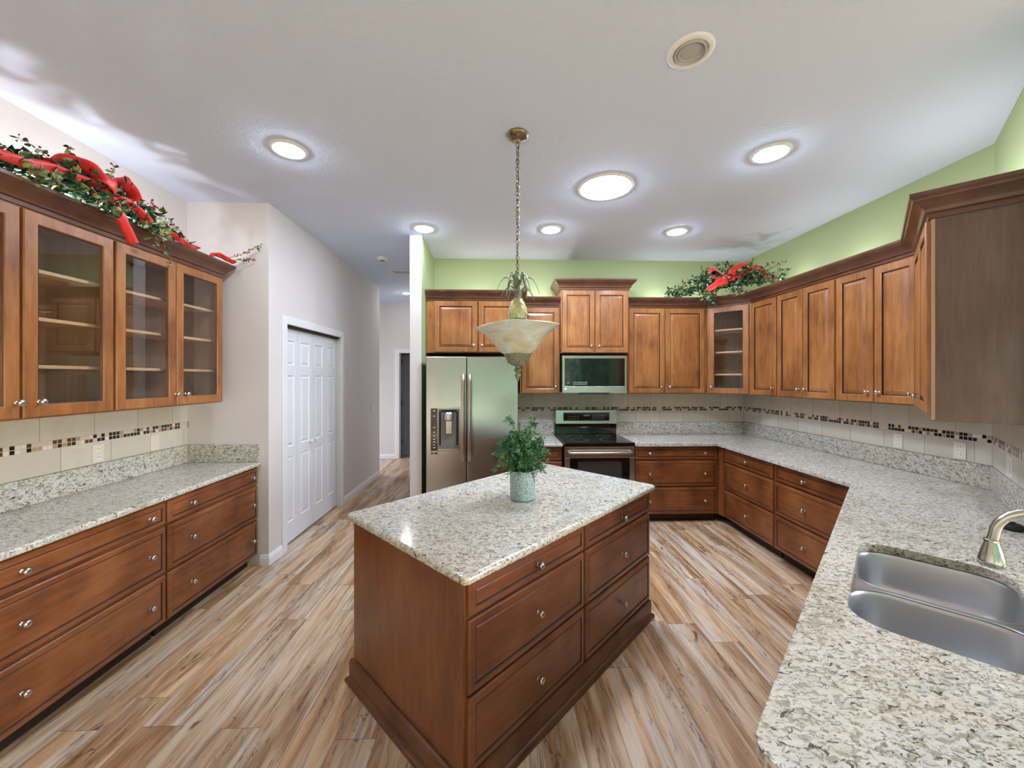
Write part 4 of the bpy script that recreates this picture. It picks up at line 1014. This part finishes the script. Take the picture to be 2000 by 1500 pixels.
garland('garland', 'garland with a large red bow above the glass corner cabinet',
        [(2.14, 4.66, 2.64), (2.40, 4.60, 2.68), (2.66, 4.50, 2.73), (2.92, 4.36, 2.74), (3.02, 4.12, 2.70)],
        [([(2.68, 4.42, 2.84), (2.60, 4.40, 2.86), (2.50, 4.42, 2.93), (2.47, 4.44, 2.87), (2.56, 4.43, 2.82), (2.68, 4.42, 2.83)], (.1, .7, .7), .045),
         ([(2.68, 4.42, 2.84), (2.74, 4.40, 2.92), (2.85, 4.38, 2.98), (2.90, 4.36, 2.93), (2.82, 4.36, 2.86), (2.69, 4.41, 2.83)], (-.1, .8, .7), .045),
         ([(2.80, 4.38, 2.85), (2.90, 4.34, 2.91), (2.99, 4.30, 2.90), (3.03, 4.28, 2.83), (2.99, 4.26, 2.77)], (.2, .5, .8), .042),
         ([(2.65, 4.41, 2.86), (2.67, 4.37, 2.88), (2.71, 4.36, 2.86), (2.71, 4.37, 2.81), (2.66, 4.39, 2.80)], (.4, 0, 1), .03)],
        [([(2.66, 4.40, 2.83), (2.62, 4.36, 2.78), (2.52, 4.36, 2.74), (2.42, 4.40, 2.67)], (.35, .1, 1), .048),
         ([(2.98, 4.28, 2.83), (3.0, 4.18, 2.79), (2.98, 4.10, 2.72)], (.6, .6, .4), .045)],
        23,
        [((2.5, 4.55, 2.75), (2.40, 4.52, 2.98), (0, 0, 0)), ((2.9, 4.4, 2.8), (2.98, 4.42, 3.05), (0, 0, .02)), ((2.9, 4.4, 2.8), (3.14, 4.30, 2.98), (0, 0, .03)),
         ((2.3, 4.6, 2.68), (2.03, 4.56, 2.70), (0, 0, .06)), ((2.95, 4.25, 2.75), (3.05, 3.95, 2.80), (0, 0, .05)), ((2.6, 4.5, 2.7), (2.50, 4.42, 2.58), (0, -.06, .05)),
         ((2.3, 4.6, 2.68), (2.2, 4.55, 2.82), (0, 0, .03)), ((2.95, 4.3, 2.8), (3.12, 4.1, 2.92), (0, 0, .04)), ((2.8, 4.4, 2.7), (2.76, 4.30, 2.60), (0, -.05, .05))], .15, 1300, .30, clusters=[((2.52, 4.53, 2.62), (.055, .012, .035), 90), ((2.42, 4.50, 2.69), (.06, .03, .03), 50), ((2.76, 4.36, 2.66), (.05, .02, .02), 50)])

# ------------------------------------------------------------------ outdoors, seen mirrored in steel and glass
tag(MB().box(-14, 16, -22, -3.95, -.25, -.12).build('lawn', 'lawn'), kind='structure')
def hedge(x, y, h, w, label):
    bm = bmesh.new(); bmesh.ops.create_icosphere(bm, subdivisions=5, radius=1)
    for v in bm.verts:
        d = noise.noise(v.co*3+Vector((x, y, 0)))*.28+noise.noise(v.co*9+Vector((x, y, 0)))*.16+noise.noise(v.co*22)*.08
        v.co *= 1+d; v.co.x *= w; v.co.y *= w*.7; v.co.z = max(-.9, v.co.z)*h*.5+h*.45
    me = bpy.data.meshes.new('garden_tree'); bm.to_mesh(me); bm.free(); me.materials.append(M['hedge'])
    o = bpy.data.objects.new('garden_tree', me); C.objects.link(o); o.location = (x, y, -.12); tag(o, label, 'tree', 'trees in the garden outside')
for x, y, h, w in [(-11, -12, 8, 2.1), (-4.4, -12.5, 9.5, 2.3), (2.2, -12, 8, 2.2), (8.6, -12.5, 9.5, 2.2), (15, -12, 8, 2.1), (-9, -19, 13, 3.2), (-.8, -19, 13, 3.3), (7, -19, 13, 3.0), (15, -19, 13, 3.2)]:
    hedge(x, y, h, w, 'leafy green garden tree seen only mirrored in the appliances')
